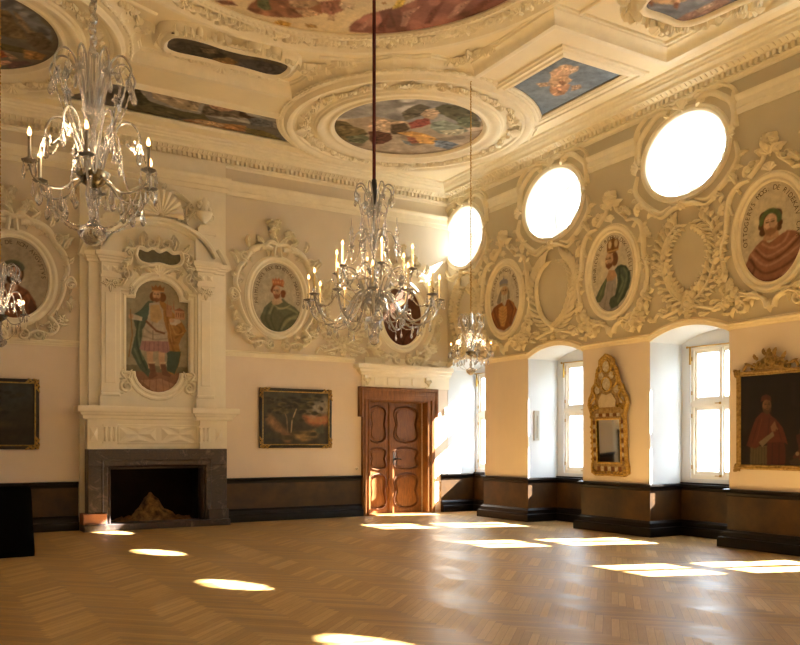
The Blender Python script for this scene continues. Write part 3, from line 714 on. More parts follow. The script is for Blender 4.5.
# ================================================================== CEILING
rings_r, CX, CYH = 2.49, 4.41, 6.1
def quad(sx, sy):
    q = [(10.35, 9.15), (8.03, 9.15), (8.03, 11.12)]
    c = (8.27, 13.6); a0, a1 = math.atan2(11.12-13.6, 8.03-8.27), math.atan2(13.45-13.6, 5.78-8.27)-2*PI
    q += [(c[0]+2.49*math.cos(a0+(a1-a0)*k/14), c[1]+2.49*math.sin(a0+(a1-a0)*k/14)) for k in range(1, 15)]
    q = [(CX+sx*(x-CX), CYH+sy*(y-CYH)) for x, y in q]
    return q
fieldp = quad(1, 1)+list(reversed(quad(-1, 1)))+quad(-1, -1)+list(reversed(quad(1, -1)))
def bite(pts, c, r):      # push points out of the rondel circle
    return [p if math.hypot(p[0]-c[0], p[1]-c[1]) > r else (c[0]+(p[0]-c[0])*r/math.hypot(p[0]-c[0], p[1]-c[1]), c[1]+(p[1]-c[1])*r/math.hypot(p[0]-c[0], p[1]-c[1])) for p in pts]
def circ_int_x(y, c, r, s): return c[0]+s*math.sqrt(max(0, r*r-(y-c[1])**2))
def circ_int_y(x, c, r, s): return c[1]+s*math.sqrt(max(0, r*r-(x-c[0])**2))
cR, cL = (8.27, 13.6), (.55, 13.6)
RB_ = 2.52
# angel panel (rectangle bitten by the rondel)
ax0, ax1, ay0 = 8.84, 10.10, 9.86
ya_, yb_ = circ_int_y(ax0, cR, RB_, -1), circ_int_y(ax1, cR, RB_, -1)
t0, t1 = math.atan2(yb_-cR[1], ax1-cR[0]), math.atan2(ya_-cR[1], ax0-cR[0])
angel = [(ax0, ay0), (ax1, ay0)]+[(cR[0]+RB_*math.cos(t0+(t1-t0)*k/8), cR[1]+RB_*math.sin(t0+(t1-t0)*k/8)) for k in range(9)]
# landscape strip
sy0, sy1 = 14.45, 15.50
def strip():
    a = math.atan2(sy0-cR[1], circ_int_x(sy0, cR, RB_, -1)-cR[0]) % (2*PI); b = math.atan2(sy1-cR[1], circ_int_x(sy1, cR, RB_, -1)-cR[0]) % (2*PI)
    R_ = [(cR[0]+RB_*math.cos(a+(b-a)*k/8), cR[1]+RB_*math.sin(a+(b-a)*k/8)) for k in range(9)]
    L_ = [(2*CX-x, y) for x, y in reversed(R_)]
    return R_+L_
stripp = strip()
orient = lambda P: list(P) if sum(a[0]*b[1]-b[0]*a[1] for a, b in zip(P, P[1:]+P[:1])) > 0 else list(reversed(P))
fieldp, angel, stripp = orient(fieldp), orient(angel), orient(stripp)
slab = [(XL-.3, YF-.3), (XO, YF-.3), (XO, YB+.3), (XL-.3, YB+.3)]
angelL = orient([(2*CX-x, y) for x, y in angel])
obj('ceiling', MB().prism(slab, [list(reversed(fieldp)), list(reversed(angel)), list(reversed(stripp)), list(reversed(angelL))], ZC, ZF), 'ceil', kind='structure', ang=20)
obj('ceiling_field', MB().box(XL-.3, YF-.3, ZF, XO, YB+.3, ZF+.3), 'ceil', kind='structure')
cove = [(-.10, ZC), (-.10, ZC-.02), (-.05, ZC-.03), (0, ZC-.02), (.01, ZC+.02), (.03, ZC+.06), (.08, ZC+.10), (.14, ZC+.12), (.15, ZC+.15), (.17, ZC+.155), (.18, ZF)]
obj('trim_ceiling_field', MB().sweep(fieldp, cove, True), 'stucco', kind='structure', ang=30)
pm = [(.0, ZC+.03), (.0, ZC-.01), (-.03, ZC-.035), (-.06, ZC-.03), (-.08, ZC-.05), (-.11, ZC-.05), (-.14, ZC-.03), (-.17, ZC-.03), (-.20, ZC)]
# second square frame round the angel panels
for P, nm in ((angel, 'right'), (angelL, 'left')):
    pass
# ---- panel frescoes
def panel(name, P, label, bounds, n, bg, key, extra=None):
    x0, y0, x1, y1 = bounds; t = thing(name, label, 'fresco', ((x0+x1)/2, (y0+y1)/2, ZC)); o = Vector(((x0+x1)/2, (y0+y1)/2))
    lc = lambda L: [(p[0]-o.x, p[1]-o.y) for p in L]
    cv = Canvas(x0-o.x, y0-o.y, x1-o.x, y1-o.y, n[0], n[1], bg); cv.mottle(.12, .6, 11)
    if extra: extra(cv)
    paint_polys(cv, [(c, lc(p)) for c, p in PICS[key]], .03, .03); cv.mottle(.16, .12, 5)
    def inside(X, Y):
        q = lc(P); ins = np.zeros(X.shape, bool)
        for i in range(len(q)):
            a, b = q[i], q[(i+1) % len(q)]
            if a[1] != b[1]: ins ^= ((a[1] > Y) != (b[1] > Y)) & (X < (b[0]-a[0])*(Y-a[1])/(b[1]-a[1])+a[0])
        return ins
    cv.build('painting', 'fresco', inside, .015, t)
    pf = [(a, b-ZC) for a, b in pm]
    if key == 'ANGEL': pf = pf[:-1]+[(-.20, -.03), (-.21, -.055), (-.24, -.06), (-.26, -.035), (-.30, -.03), (-.31, 0)]
    obj('moulding', MB().sweep(lc(P), pf, True), 'stucco', t, ang=30); return t
panel('ceiling_fresco', angel, 'blue sky ceiling fresco with a cluster of pink cherubs, square panel beside the window wall', (8.8, 9.8, 10.15, 11.95), (60, 90), (112, 130, 152), 'ANGEL')
panel('ceiling_fresco', stripp, 'long narrow landscape fresco on the ceiling above the fireplace wall cornice', (2.3, 14.4, 6.55, 15.55), (190, 52), (104, 100, 96), 'STRIP')
lp = panel('ceiling_fresco', angelL, 'blue square ceiling fresco at the dim far left of the ceiling', (2*CX-10.15, 9.8, 2*CX-8.8, 11.95), (12, 18), (104, 126, 156), 'ANGEL')

# ---- round corner frescoes
rp = [(-.02, .02), (0, .03), (.02, .06), (.05, .075), (.08, .07), (.10, .045), (.13, .04), (.17, .05), (.22, .085), (.27, .10), (.31, .095), (.33, .06), (.36, .05), (.38, .02), (.42, .012), (.71, .012)]
rp2 = [(.70, .0), (.72, .05), (.74, .055), (.77, .055), (.80, .08), (.84, .10), (.88, .10), (.90, .07), (.92, .06), (.94, .03), (.98, .02), (1.0, 0)]
def rondel(c, label, key, bg, n, z=ZC):
    t = thing('ceiling_fresco', label, 'fresco', (c[0], c[1], z), RC); a = 1.44
    cv = Canvas(-a-.03, -a-.03, a+.03, a+.03, n, n, bg)
    paint_polys(cv, [(k, [(x-c[0], -(y-c[1])) for x, y in P]) for k, P in PICS[key]], .035, .04, seed=9); cv.mottle(.18, .16, 6)
    cv.build('painting', 'fresco', lambda X, Y: np.hypot(X, Y) < a+.01, .005, t)
    obj('moulding', MB().ring(a, a, rp, 96), 'stucco', t, ang=30)
    g = MB()   # garland of leaves, blossoms and ribbons
    R = random.Random(int(c[0]*10))
    for k in range(60):
        th = 2*PI*k/60; r = a+.55
        p = (r*math.cos(th), r*math.sin(th)); sg = 1 if math.cos(th) > 0 else -1
        g.leaf((p[0]+R.uniform(-.03, .03), p[1]+R.uniform(-.03, .03)), th+PI/2+R.uniform(-.6, .6), .20, .10, .05, R.uniform(-.7, .7), 3, .02)
        g.leaf(p, th+R.choice((0, PI))+R.uniform(-.7, .7), .12, .07, .045, R.uniform(-.9, .9), 2, .02)
        if k % 4 == 0: g.flower(p, .08, 6, .05, .03, th)
        if k % 15 == 5: g.shell((p[0]*.96, p[1]*.96), .24, 7, th-1.1, th+1.1, .07, .03)
        if k % 11 == 6: g.scroll(p, .13, 1.2, th, 1, .028, .06)
    obj('garland', g, 'stucco', t, ang=35)
    obj('outer_moulding', MB().ring(a, a, rp2, 96), 'stucco', t, ang=30)
    n_ = 480; s_ = MB().tube([((a+1.03)*math.cos(2*PI*k/n_), (a+1.03)*math.sin(2*PI*k/n_), .01) for k in range(n_)], [.012+.02*abs(math.sin(PI*k/4)) for k in range(n_)], 6, closed=True, up=(0, 0, 1))
    obj('pearl_moulding', s_, 'stucco', t); return t
rondel(cR, 'round ceiling fresco crowded with robed figures in the corner above the door', 'RONDEL', (160, 140, 112), 150)
rondel(cL, 'round ceiling fresco with rocks and stormy sky at the top left corner', 'LEFT', (104, 96, 84), 120)

# ---- great central fresco, rounded at both ends
cc, r0 = (4.45, 8.62), 2.72
t = thing('ceiling_fresco', 'great central ceiling fresco on a pale sky within a leaf border', 'fresco', (cc[0], CYH, ZF), (0, 0, 0))
dy = cc[1]-CYH
def stad(r, n=48): return [(r*math.cos(PI*k/n), dy+r*math.sin(PI*k/n)) for k in range(n+1)]+[(r*math.cos(PI+PI*k/n), -dy+r*math.sin(PI+PI*k/n)) for k in range(n+1)]
cv = Canvas(-2.75, -.6, 2.75, 5.3, 210, 225, (222, 198, 148))
for k in range(14):
    R = random.Random(k); cv.ell(R.uniform(-2.5, 2.5), R.uniform(0, 5), R.uniform(.3, .9), R.uniform(.15, .4), R.choice([(206, 190, 160), (230, 206, 158), (198, 180, 150)]), soft=.3, al=.6)
paint_polys(cv, [(k, [(x-cc[0], y-CYH) for x, y in P]) for k, P in PICS['CENTRAL']], .03, .03, seed=4); cv.mottle(.07, .4, 8)
cv.build('painting', 'fresco', lambda X, Y: ((np.hypot(X, Y-dy) < 2.74) | ((Y < dy) & (abs(X) < 2.74))), -.12, t)
cv = Canvas(-2.75, -5.3, 2.75, -.6, 30, 30, (214, 190, 142)); cv.mottle(.2, .5, 8)
cv.build('painting', 'fresco', lambda X, Y: ((np.hypot(X, Y+dy) < 2.8) | ((Y > -dy) & (abs(X) < 2.8))), -.12, t)
rg = [(.0, -.11), (0, -.15), (-.02, -.17), (-.05, -.17), (-.07, -.14), (-.12, -.14), (-.14, -.16), (-.15, -.12), (-.16, -.10), (-.44, -.10), (-.46, -.13), (-.50, -.17), (-.55, -.18), (-.58, -.16), (-.60, -.12), (-.65, -.11), (-.70, -.06), (-.74, -.05), (-.78, 0)]
obj('moulding', MB().sweep(stad(r0), rg, True), 'stucco', t, ang=30)
P = stad(r0+.035, 400)[:401]
obj('bead_moulding', MB().tube([(p[0], p[1], -.17) for p in P], [.008+.018*abs(math.sin(PI*k/4)) for k in range(401)], 6, up=(0, 0, 1)), 'stucco', t)
g = MB(lambda u, v, w: (u, v, -.10-w)); R = random.Random(3)
for k in range(150):
    th = PI*(-.08+1.16*k/149); q = (r0+.30+R.uniform(-.05, .05)); p = (q*math.cos(th), dy+q*math.sin(th)) if 0 <= th <= PI else (math.copysign(q, math.cos(th)), dy-abs(math.sin(th))*q)
    g.leaf(p, th+PI/2+R.choice((-.75, .75, 0, 0)), .20, .10, .055, R.uniform(-.6, .6), 3)
    g.leaf((p[0], p[1]), th+PI/2+R.choice((-1.2, 1.2)), .13, .07, .05, R.uniform(-.8, .8), 2)
    if k % 12 == 6: g.stroke([((r0+.17)*math.cos(th), dy+(r0+.17)*math.sin(th)), ((r0+.43)*math.cos(th+.02), dy+(r0+.43)*math.sin(th+.02))], .03, .06); g.flower(p, .09, 6, .06)
obj('leaf_border', g, 'stucco', t, ang=35)

# ---- dark cartouche between the ring and the cove
CC = (4.36, 12.62)
t = thing('ceiling_fresco', 'small dark brown landscape fresco in a scrolled cartouche beside the central ring', 'fresco', (CC[0], CC[1], ZF))
lc = lambda x, y: (x-CC[0], y-CC[1])
capo = [(-.98, 0), (-.93, -.19), (-.75, -.27), (-.45, -.27), (-.2, -.23), (0, -.22), (.2, -.23), (.45, -.27), (.75, -.27), (.93, -.19), (.98, 0), (.93, .22), (.75, .3), (.45, .28), (.2, .27), (0, .3), (-.2, .27), (-.45, .28), (-.75, .3), (-.93, .22)]
capo = [tuple(p) for p in bez(capo+[capo[0]], 4)][:-1]
cv = Canvas(-1, -.32, 1, .34, 110, 40, (84, 72, 56)); paint_polys(cv, [(k, [lc(*p) for p in P]) for k, P in PICS['CART']], .03, .03); cv.mottle(.3, .1, 4)
cv.build('painting', 'fresco', lambda X, Y: (abs(X) < .98) & (abs(Y) < .3), -.14, t)
mo = [(.03, -.13), (0, -.17), (-.03, -.185), (-.06, -.17), (-.08, -.13), (-.12, -.12), (-.16, -.06), (-.2, 0)]
obj('moulding', MB().sweep(orient(capo), mo, True), 'stucco', t, ang=40)
g = MB(lambda u, v, w: (u, v, -w))
for sx in (-1, 1):
    for sy in (-1, 1):
        g.stroke(bez([(sx*1.12, 0), (sx*1.1, sy*.26), (sx*.85, sy*.4), (sx*.5, sy*.36), (sx*.2, sy*.46)], 8), .035, .14)
        g.scroll((sx*.25, sy*.40), .10, 1.2, 0, sx*sy, .028, .17); g.scroll((sx*.62, sy*.40), .09, 1.1, PI, -sx*sy, .028, .17)
        for k in range(8): g.leaf((sx*(.1+.11*k), sy*(.39-.015*k)), (0 if sx > 0 else PI)+sx*sy*R.uniform(.1, .9), .17, .08, .10, R.uniform(-.8, .8), 3, .06)
        for k in range(9):   # long leafy scrolls running out to the corners
            x = 1.2+.17*k; y = sy*(.08+.05*math.sin(k*1.5))-.012*k*k; g.leaf((sx*x, y), (0 if sx > 0 else PI)+R.uniform(-.7, .7), .24, .12, .09, R.uniform(-1, 1), 3)
    g.shell((0, sx*.36), .17, 5, PI*(.5*sx-.4), PI*(.5*sx+.4), .1, .08)
    g.scroll((sx*1.35, -.02), .16, 1.4, 0, sx, .03, .1); g.scroll((sx*1.95, -.30), .14, 1.4, 2, -sx, .028, .09)
obj('scrollwork', g, 'stucco', t, ang=35)

# ---- spandrel foliage near the cove corners
for sx, lab in ((1, 'stucco leaf spray with a rosette in the ceiling spandrel nearest the corner fresco'), (-1, 'stucco leaf spray in the ceiling spandrel at the upper left')):
    t = thing('trim_ceiling_spandrel', None, None, (CX+sx*3.05, 11.55, ZF), kind='structure')
    g = MB(lambda u, v, w: (u*sx, v, -w)); R = random.Random(8)
    g.flower((-.05, .05), .16, 8, .1, .03); g.knob((-.05, .05), .07, .08)
    for a, n in ((2.75, 11), (-1.15, 9)):
        for k in range(n):
            d = .2+.12*k; p = (-.05+d*math.cos(a), .05+d*math.sin(a))
            g.leaf(p, a+R.choice((-.8, .8))+R.uniform(-.2, .2), .22*(1-.03*k), .12, .08, R.uniform(-.8, .8), 3)
            g.leaf(p, a+R.uniform(-.3, .3), .2, .1, .07, R.uniform(-.8, .8), 3)
    obj('leaves', g, 'stucco', t, ang=35)
    obj('border', MB(lambda u, v, w: (u*sx, v, -w)).stroke(bez([(-1.75, .62), (-1.2, .42), (-.6, .33), (.12, .28), (.26, .15), (.3, -.4), (.42, -1.3)], 8), .03, .04), 'stucco', t)

# ---- cartouche in the square coffer by the windows
def rcart(xc, yc, label, full=True):
    t = thing('ceiling_fresco', label, 'fresco', (xc, yc, ZF))
    A, B = .72, 1.98
    out_ = [(A*math.copysign(abs(math.cos(th))**.75, math.cos(th))*(1+.07*math.cos(6*th)), B*math.copysign(abs(math.sin(th))**.75, math.sin(th))*(1+.035*math.cos(6*th))) for th in [2*PI*k/72 for k in range(72)]]
    cv = Canvas(-.85, -2.2, .85, 2.2, 60, 150, (106, 112, 130)); paint_polys(cv, [(k, [(x-xc, y-yc) for x, y in P]) for k, P in PICS['RCART']], .03, .03); cv.mottle(.15, .3, 4)
    cv.build('painting', 'fresco', lambda X, Y: (np.abs(X/(A+.03))**2.4+np.abs(Y/(B+.03))**2.4) < 1.05, -.135, t)
    obj('moulding', MB().sweep(orient(out_), [(.04, -.12), (.03, -.16), (0, -.19), (-.05, -.19), (-.08, -.16), (-.12, -.15), (-.16, -.1), (-.2, -.02), (-.22, 0)], True), 'stucco', t, ang=50)
    g = MB(lambda u, v, w: (u, v, -w)); R = random.Random(5)
    for k in range(60):
        th = 2*PI*k/60; p = (.92*math.copysign(abs(math.cos(th))**.7, math.cos(th)), 2.2*math.copysign(abs(math.sin(th))**.7, math.sin(th)))
        g.leaf(p, th+PI/2+R.uniform(-1, 1), .26, .14, .13, R.uniform(-.8, .8), 3, .03); g.leaf(p, th+PI+R.uniform(-.8, .8), .2, .11, .14, R.uniform(-.8, .8), 2, .06)
        if k % 6 == 0: g.scroll(p, .12, 1.2, th, 1, .03, .15)
        if k % 10 == 4: g.shell((p[0]*.94, p[1]*.94), .2, 6, th-1.2, th+1.2, .12, .08)
    obj('scrollwork', g, 'stucco', t, ang=35)
    obj('inner_frame', MB().sweep([(-.86, -2.62), (.86, -2.62), (.86, 2.62), (-.86, 2.62)], [(0, 0), (0, -.04), (-.02, -.05), (-.05, -.04), (-.06, 0)], True), 'stucco', t)
rcart(9.27, 6.35, 'lobed cartouche fresco of figures on grey blue sky at the top right of the ceiling')
# ================================================================== PORTRAIT MEDALLIONS
_gl = {}
def glyph(ch, size):
    if ch not in _gl:
        cu = bpy.data.curves.new('letter', 'FONT'); cu.body = ch; cu.size = 1; cu.align_x = 'CENTER'
        o = bpy.data.objects.new('letter', cu); COL.objects.link(o); bpy.context.view_layer.update()
        me = bpy.data.meshes.new_from_object(o.evaluated_get(bpy.context.evaluated_depsgraph_get()))
        _gl[ch] = ([(v.co.x, v.co.y) for v in me.vertices], [tuple(p.vertices) for p in me.polygons])
        bpy.data.objects.remove(o); bpy.data.curves.remove(cu); bpy.data.meshes.remove(me)
    return _gl[ch]
def inscription(text, a, b, size, a0, a1, w, parent):
    mb = MB(); n = len(text)
    for k, ch in enumerate(text):
        if ch == ' ': continue
        th = a0+(a1-a0)*k/(n-1); px, py = a*math.cos(th), b*math.sin(th); tx, ty = a*math.sin(th), -b*math.cos(th); L = math.hypot(tx, ty); tx /= L; ty /= L
        vs, fs = glyph(ch, size); mb.add([(px+(x*tx-y*ty)*size, py+(x*ty+y*tx)*size, w) for x, y in vs], fs)
    return obj('inscription', mb, 'letters', parent, smooth=False, recalc=False)
rim = [(-.012, .0), (0, .03), (.014, .045), (.03, .04), (.042, .022), (.062, .024), (.075, .05), (.10, .066), (.125, .055), (.135, .03), (.155, .024), (.16, 0)]
def relief_window_side(flip=1):
    s = MB()
    for g in (-1, 1):
        # hooked ribbon over the shoulder, running down and out to the wreath
        p = bez([(g*.36, .86), (g*.54, .84), (g*.70, .70), (g*.76, .45), (g*.78, .15), (g*.86, -.10), (g*.84, -.32)], 7)
        s.stroke(p, [.022+.022*math.sin(PI*k/(len(p)-1)) for k in range(len(p))], .06)
        p = bez([(g*.52, .70), (g*.62, .78), (g*.72, .60), (g*.66, .40)], 7); s.stroke(p, .02, .05)
        p = bez([(g*.84, -.30), (g*.80, -.55), (g*.92, -.66)], 7); s.stroke(p, [.032-.016*k/(len(p)-1) for k in range(len(p))], .06)
        s.stroke(bez([(g*.74, .12), (g*.84, .08), (g*.90, .12)], 6), .026, .05); s.stroke(bez([(g*.76, .02), (g*.84, -.02), (g*.90, .02)], 6), .024, .05)
        # leafy drop
        for k in range(7):
            q = (g*(.80-.05*k+.02*(k % 2)), -.42-.075*k); s.leaf(q, -PI/2+g*(.9-.25*k)*(1 if k % 2 else -.3), .22, .11, .06, g*.7, 3)
        # bottom C scrolls
        p = bez([(g*.06, -1.12), (g*.12, -.98), (g*.30, -.92), (g*.46, -.98), (g*.54, -1.10)], 8)
        s.stroke(p, [.036-.012*k/(len(p)-1) for k in range(len(p))], .07); s.scroll((g*.48, -1.06), .10, 1.3, 1.2 if g > 0 else 1.9, g, .03, .08)
        s.leaf((g*.16, -.96), PI/2-g*1.0, .30, .12, .06, -g*.7, 3); s.leaf((g*.34, -.90), PI/2-g*1.35, .26, .12, .06, g*.6, 3)
        s.flower((g*.72, -.92), .12, 7, .07); s.leaf((g*.62, -.98), PI/2+g*2.2, .22, .1, .05, g, 3); s.leaf((g*.80, -.84), PI/2-g*.6, .22, .1, .05, g, 3); s.leaf((g*.86, -.98), PI/2-g*1.9, .2, .1, .05, 0, 2)
        s.leaf((g*.60, .86), PI/2-g*.15, .30, .12, .06, -g*.9, 4); s.leaf((g*.46, .93), PI/2+g*.5, .26, .12, .06, g*.9, 3)
        s.leaf((g*.80, .66), -PI/2+g*.3, .26, .1, .05, g*.6, 3)
        # legs of the crest
        p = bez([(g*.36, .90), (g*.24, 1.00), (g*.14, 1.08), (g*.10, 1.18)], 6); s.stroke(p, [.034-.012*k/(len(p)-1) for k in range(len(p))], .06)
        s.scroll((g*.28, 1.08), .085, 1.2, PI/2+g*1.2, g, .026, .07)
        s.leaf((g*.06, 1.16), PI/2-g*.9, .24, .13, .07, -g*.5, 3); s.leaf((g*.05, 1.25), PI/2-g*.45, .22, .12, .07, g*.5, 3)
    Rr = random.Random(5)      # fine curling foliage filling the gaps
    for g in (-1, 1):
        for k in range(12):
            t_ = k/11; q = (g*(.82+.05*math.sin(9*t_)), .75-1.65*t_); s.leaf(q, Rr.uniform(0, 2*PI), Rr.uniform(.10, .15), .045, .045, Rr.uniform(-1.4, 1.15), 2)
        for k in range(8): s.leaf((g*(.15+.08*k), -.86-.03*k+Rr.uniform(-.05, .05)), -PI/2+g*Rr.uniform(-.5, 1.3), .15, .055, .05, Rr.uniform(-1, 1), 2)
        s.scroll((g*.90, -.46), .07, 1.4, 0, -g, .018, .05); s.scroll((g*.88, .50), .06, 1.4, PI/2, g, .016, .045); s.scroll((g*.74, -.72), .07, 1.3, PI, g, .018, .05)
    s.flower((0, 1.34), .15, 7, .08, .02); s.shell((0, 1.14), .16, 6, PI*.1, PI*.9, .07); s.knob((0, -1.08), .06, 0, .9); s.leaf((0, -1.0), -PI/2, .20, .1, .07)
    s.shell((0, .90), .13, 5, PI*.1, PI*.9, .05)
    return s
def relief_fireplace_side():
    s = MB()
    # broad asymmetric scrolled outer frame
    for g in (-1, 1):
        k_ = 1 if g > 0 else -1
        p = bez([(g*.12, 1.02), (g*.36, 1.04), (g*.58, .92), (g*.70, .72)], 8); s.stroke(p, [.05+.02*math.sin(PI*k/(len(p)-1)) for k in range(len(p))], .08)
        s.scroll((g*.74, .80), .10, 1.2, -PI/2, g, .03, .09)
        p = bez([(g*.70, .70), (g*.86, .50), (g*.92, .22), (g*.84, .02)], 8); s.stroke(p, [.06-.02*k/(len(p)-1) for k in range(len(p))], .08)
        p = bez([(g*.98, -.06), (g*1.04, -.02), (g*.98, .08), (g*.88, .0), (g*.84, -.2), (g*.74, -.46), (g*.60, -.66)], 8); s.stroke(p, .045, .08)
        s.scroll((g*.96, -.05), .09, 1.3, 0, g, .03, .09)
        p = bez([(g*.60, -.66), (g*.74, -.84), (g*.60, -.98), (g*.38, -.94), (g*.2, -1.02)], 8); s.stroke(p, [.05-.02*k/(len(p)-1) for k in range(len(p))], .08)
        s.flower((g*.82, -.70), .12, 6, .08); s.flower((g*.66, -.86), .11, 6, .08)
        s.scroll((g*.16, -1.02), .10, 1.3, PI/2, -g, .032, .09); s.scroll((g*.42, -1.0), .075, 1.2, PI, g, .026, .08)
        for q, a, L, bn in (((g*.86, .62), 1.3, .3, -.9), ((g*.88, .34), .4, .22, .8), ((g*.62, 1.0), 1.1, .26, .8), ((g*.90, -.34), -.9, .24, -.9), ((g*.70, -.74), -.5, .26, .9), ((g*.5, -.92), -1.3, .2, -.8), ((g*.30, 1.10), .4, .24, .9), ((g*.78, .78), .2, .22, 1)):
            s.leaf(q, a if g > 0 else PI-a, L, L*.45, .08, bn*g, 3)
        s.leaf((g*.1, -.98), PI/2-g*.7, .2, .1, .07, 0, 3)
    Rr = random.Random(6)
    for g in (-1, 1):
        for k in range(20):
            t_ = k/19; a_ = PI*(.42-.86*t_); q = (g*1.0*math.cos(a_)*(.94+.06*math.sin(13*t_)), 1.02*math.sin(a_)); s.leaf(q, Rr.uniform(0, 2*PI), Rr.uniform(.10, .18), .055, .07, Rr.uniform(-1.4, 1.15), 2)
    # crest of blossoms leaning to one side
    p = bez([(-.30, 1.02), (-.16, 1.14), (0, 1.10), (.18, 1.12), (.34, 1.0)], 8); s.stroke(p, .05, .09)
    s.stroke([(-.1, .84), (-.06, 1.08)], .04, .08); s.stroke([(.06, .84), (.04, 1.06)], .04, .08)
    s.flower((-.10, 1.42), .13, 7, .10, .03); s.flower((-.02, 1.56), .08, 6, .08, .03); s.flower((-.20, 1.54), .08, 6, .08, .03); s.flower((.24, 1.32), .12, 7, .10, .02)
    s.stroke(bez([(0, 1.10), (-.06, 1.24), (-.10, 1.36)], 6), .035, .08); s.stroke(bez([(.05, 1.10), (.16, 1.18), (.24, 1.28)], 6), .03, .08)
    s.leaf((-.02, 1.2), 2.4, .22, .11, .08, .5, 3); s.leaf((.05, 1.16), .5, .3, .12, .08, .6, 3); s.leaf((.3, 1.3), -.5, .2, .1, .07, -.6, 3)
    return s
_rel = {}
def medallion(name, loc, rot, label, ab, kind, text, arc_, figure, n=(76, 104), bg=(176, 156, 118), group=None):
    a, b = ab; t = thing('portrait_medallion', label, 'portrait medallion', loc, rot)
    cv = Canvas(-a-.02, -b-.02, a+.02, b+.02, n[0], n[1], bg); cv.mottle(.10, .35, int(loc[0]*7) % 40); figure(cv); cv.mottle(.10, .06, 9)
    cv.build('painting', 'fresco', lambda X, Y: (X/(a+.01))**2+(Y/(b+.01))**2 < 1, .008, t)
    inscription(text, a-.125, b-.125, .105, arc_[0], arc_[1], .0095, t)
    obj('rim', MB().ring(a, b, rim, 72), 'stucco_white' if kind == 'f' else 'stucco_w', t, ang=30)
    key = kind
    if key not in _rel:
        _rel[key] = obj('scrollwork', relief_window_side() if kind == 'w' else relief_fireplace_side(), 'stucco_white' if kind == 'f' else 'stucco_w', t, ang=38)
    else:
        c = _rel[key].copy(); COL.objects.link(c); c.parent = t
    for c in t.children:
        if c.name.startswith('scrollwork'): c.scale = (1, 1, 1.3)
    return t
# --- figures.  Each is drawn in its own sketch units; A maps them to metres on the painting
def mapper(cx, cy, sx, sy): return lambda *P: [((x-cx)*sx, (cy-y)*sy) for x, y in P]
SKIN, SKD = (214, 164, 120), (150, 96, 58)
def face(cv, cx, cy, w, h, skin=SKIN, hair=(86, 56, 34), beard=True, turn=0., eye=(60, 40, 28)):
    cv.ell(cx, cy, w*.50, h*.50, skin); cv.ell(cx+w*.22, cy-h*.05, w*.22, h*.38, dk(skin, .82), soft=w*.3, al=.8)
    cv.ell(cx-w*.12+turn*w, cy+h*.12, w*.22, h*.12, dk(skin, 1.12), soft=w*.2, al=.7)
    if beard:
        cv.poly([(cx-w*.46, cy-h*.12), (cx-w*.30, cy-h*.24), (cx+turn*w, cy-h*.18), (cx+w*.28, cy-h*.24), (cx+w*.48, cy-h*.08), (cx+w*.40, cy-h*.42), (cx+turn*w*.6, cy-h*.62), (cx-w*.38, cy-h*.42)], hair, w*.12, .01)
        cv.line([(cx-w*.14+turn*w, cy-h*.27), (cx+w*.14+turn*w, cy-h*.27)], h*.025, (150, 84, 62))
    else: cv.line([(cx-w*.14+turn*w, cy-h*.25), (cx+w*.14+turn*w, cy-h*.25)], h*.03, (150, 70, 54))
    for g in (-1, 1):
        ex = cx+turn*w+g*w*.19; cv.line([(ex-w*.09, cy+h*.10), (ex+w*.09, cy+h*.10)], h*.028, eye); cv.line([(ex-w*.12, cy+h*.19), (ex+w*.10, cy+h*.20)], h*.018, dk(skin, .55))
    cv.line([(cx+turn*w*1.2+w*.03, cy+h*.12), (cx+turn*w*1.4-w*.02, cy-h*.09), (cx+turn*w+w*.06, cy-h*.10)], h*.018, dk(skin, .66))
def folds(cv, m, L, w, c, al=.8):
    for P in L: cv.line(bez(P, 5), w*1.3, c, al*.4, m); cv.line(bez(P, 5), w*.6, c, al*.45, m)
def fig_wreathed(cv):
    A = mapper(245, 340, .00268, .0027); c = (146, 88, 62)
    cv.poly(A((205, 330), (282, 330), (300, 380), (190, 390)), (182, 132, 90), wob=.01)
    cv.poly(A((80, 500), (108, 440), (150, 400), (190, 375), (235, 400), (300, 370), (345, 352), (400, 370), (450, 420), (470, 520), (420, 590), (330, 650), (180, 640), (100, 580)), c, wob=.01); m = cv.mask.copy()
    folds(cv, m, [A((150, 410), (220, 470), (330, 440), (400, 390)), A((120, 440), (210, 520), (330, 490), (440, 430)), A((190, 395), (250, 430), (320, 410), (350, 370)), A((300, 600), (380, 540), (450, 500))], .016, (196, 144, 108))
    folds(cv, m, [A((110, 470), (200, 560), (330, 540), (450, 470)), A((100, 520), (170, 600), (300, 600), (420, 560)), A((150, 425), (230, 495), (330, 465), (420, 400)), A((110, 580), (140, 520), (120, 470))], .018, (78, 38, 26))
    for x, y, r in ((188, 300, 24), (190, 335, 20), (296, 300, 20), (292, 325, 18), (200, 250, 30), (285, 250, 28)): p = A((x, y))[0]; cv.ell(p[0], p[1], r*.0027, r*.0027, (86, 52, 30))
    p = A((241, 295))[0]; face(cv, p[0], p[1], .23, .31, SKIN, (140, 96, 62), True, -.04)
    for k in range(26):
        an = PI*(-.06+1.12*k/25); x, y = 240+56*math.cos(an), 274-50*math.sin(an); p = A((x, y))[0]
        cv.ell(p[0], p[1], .045, .024, (70+8*(k % 3), 92+8*(k % 2), 52), rot=an+.8)
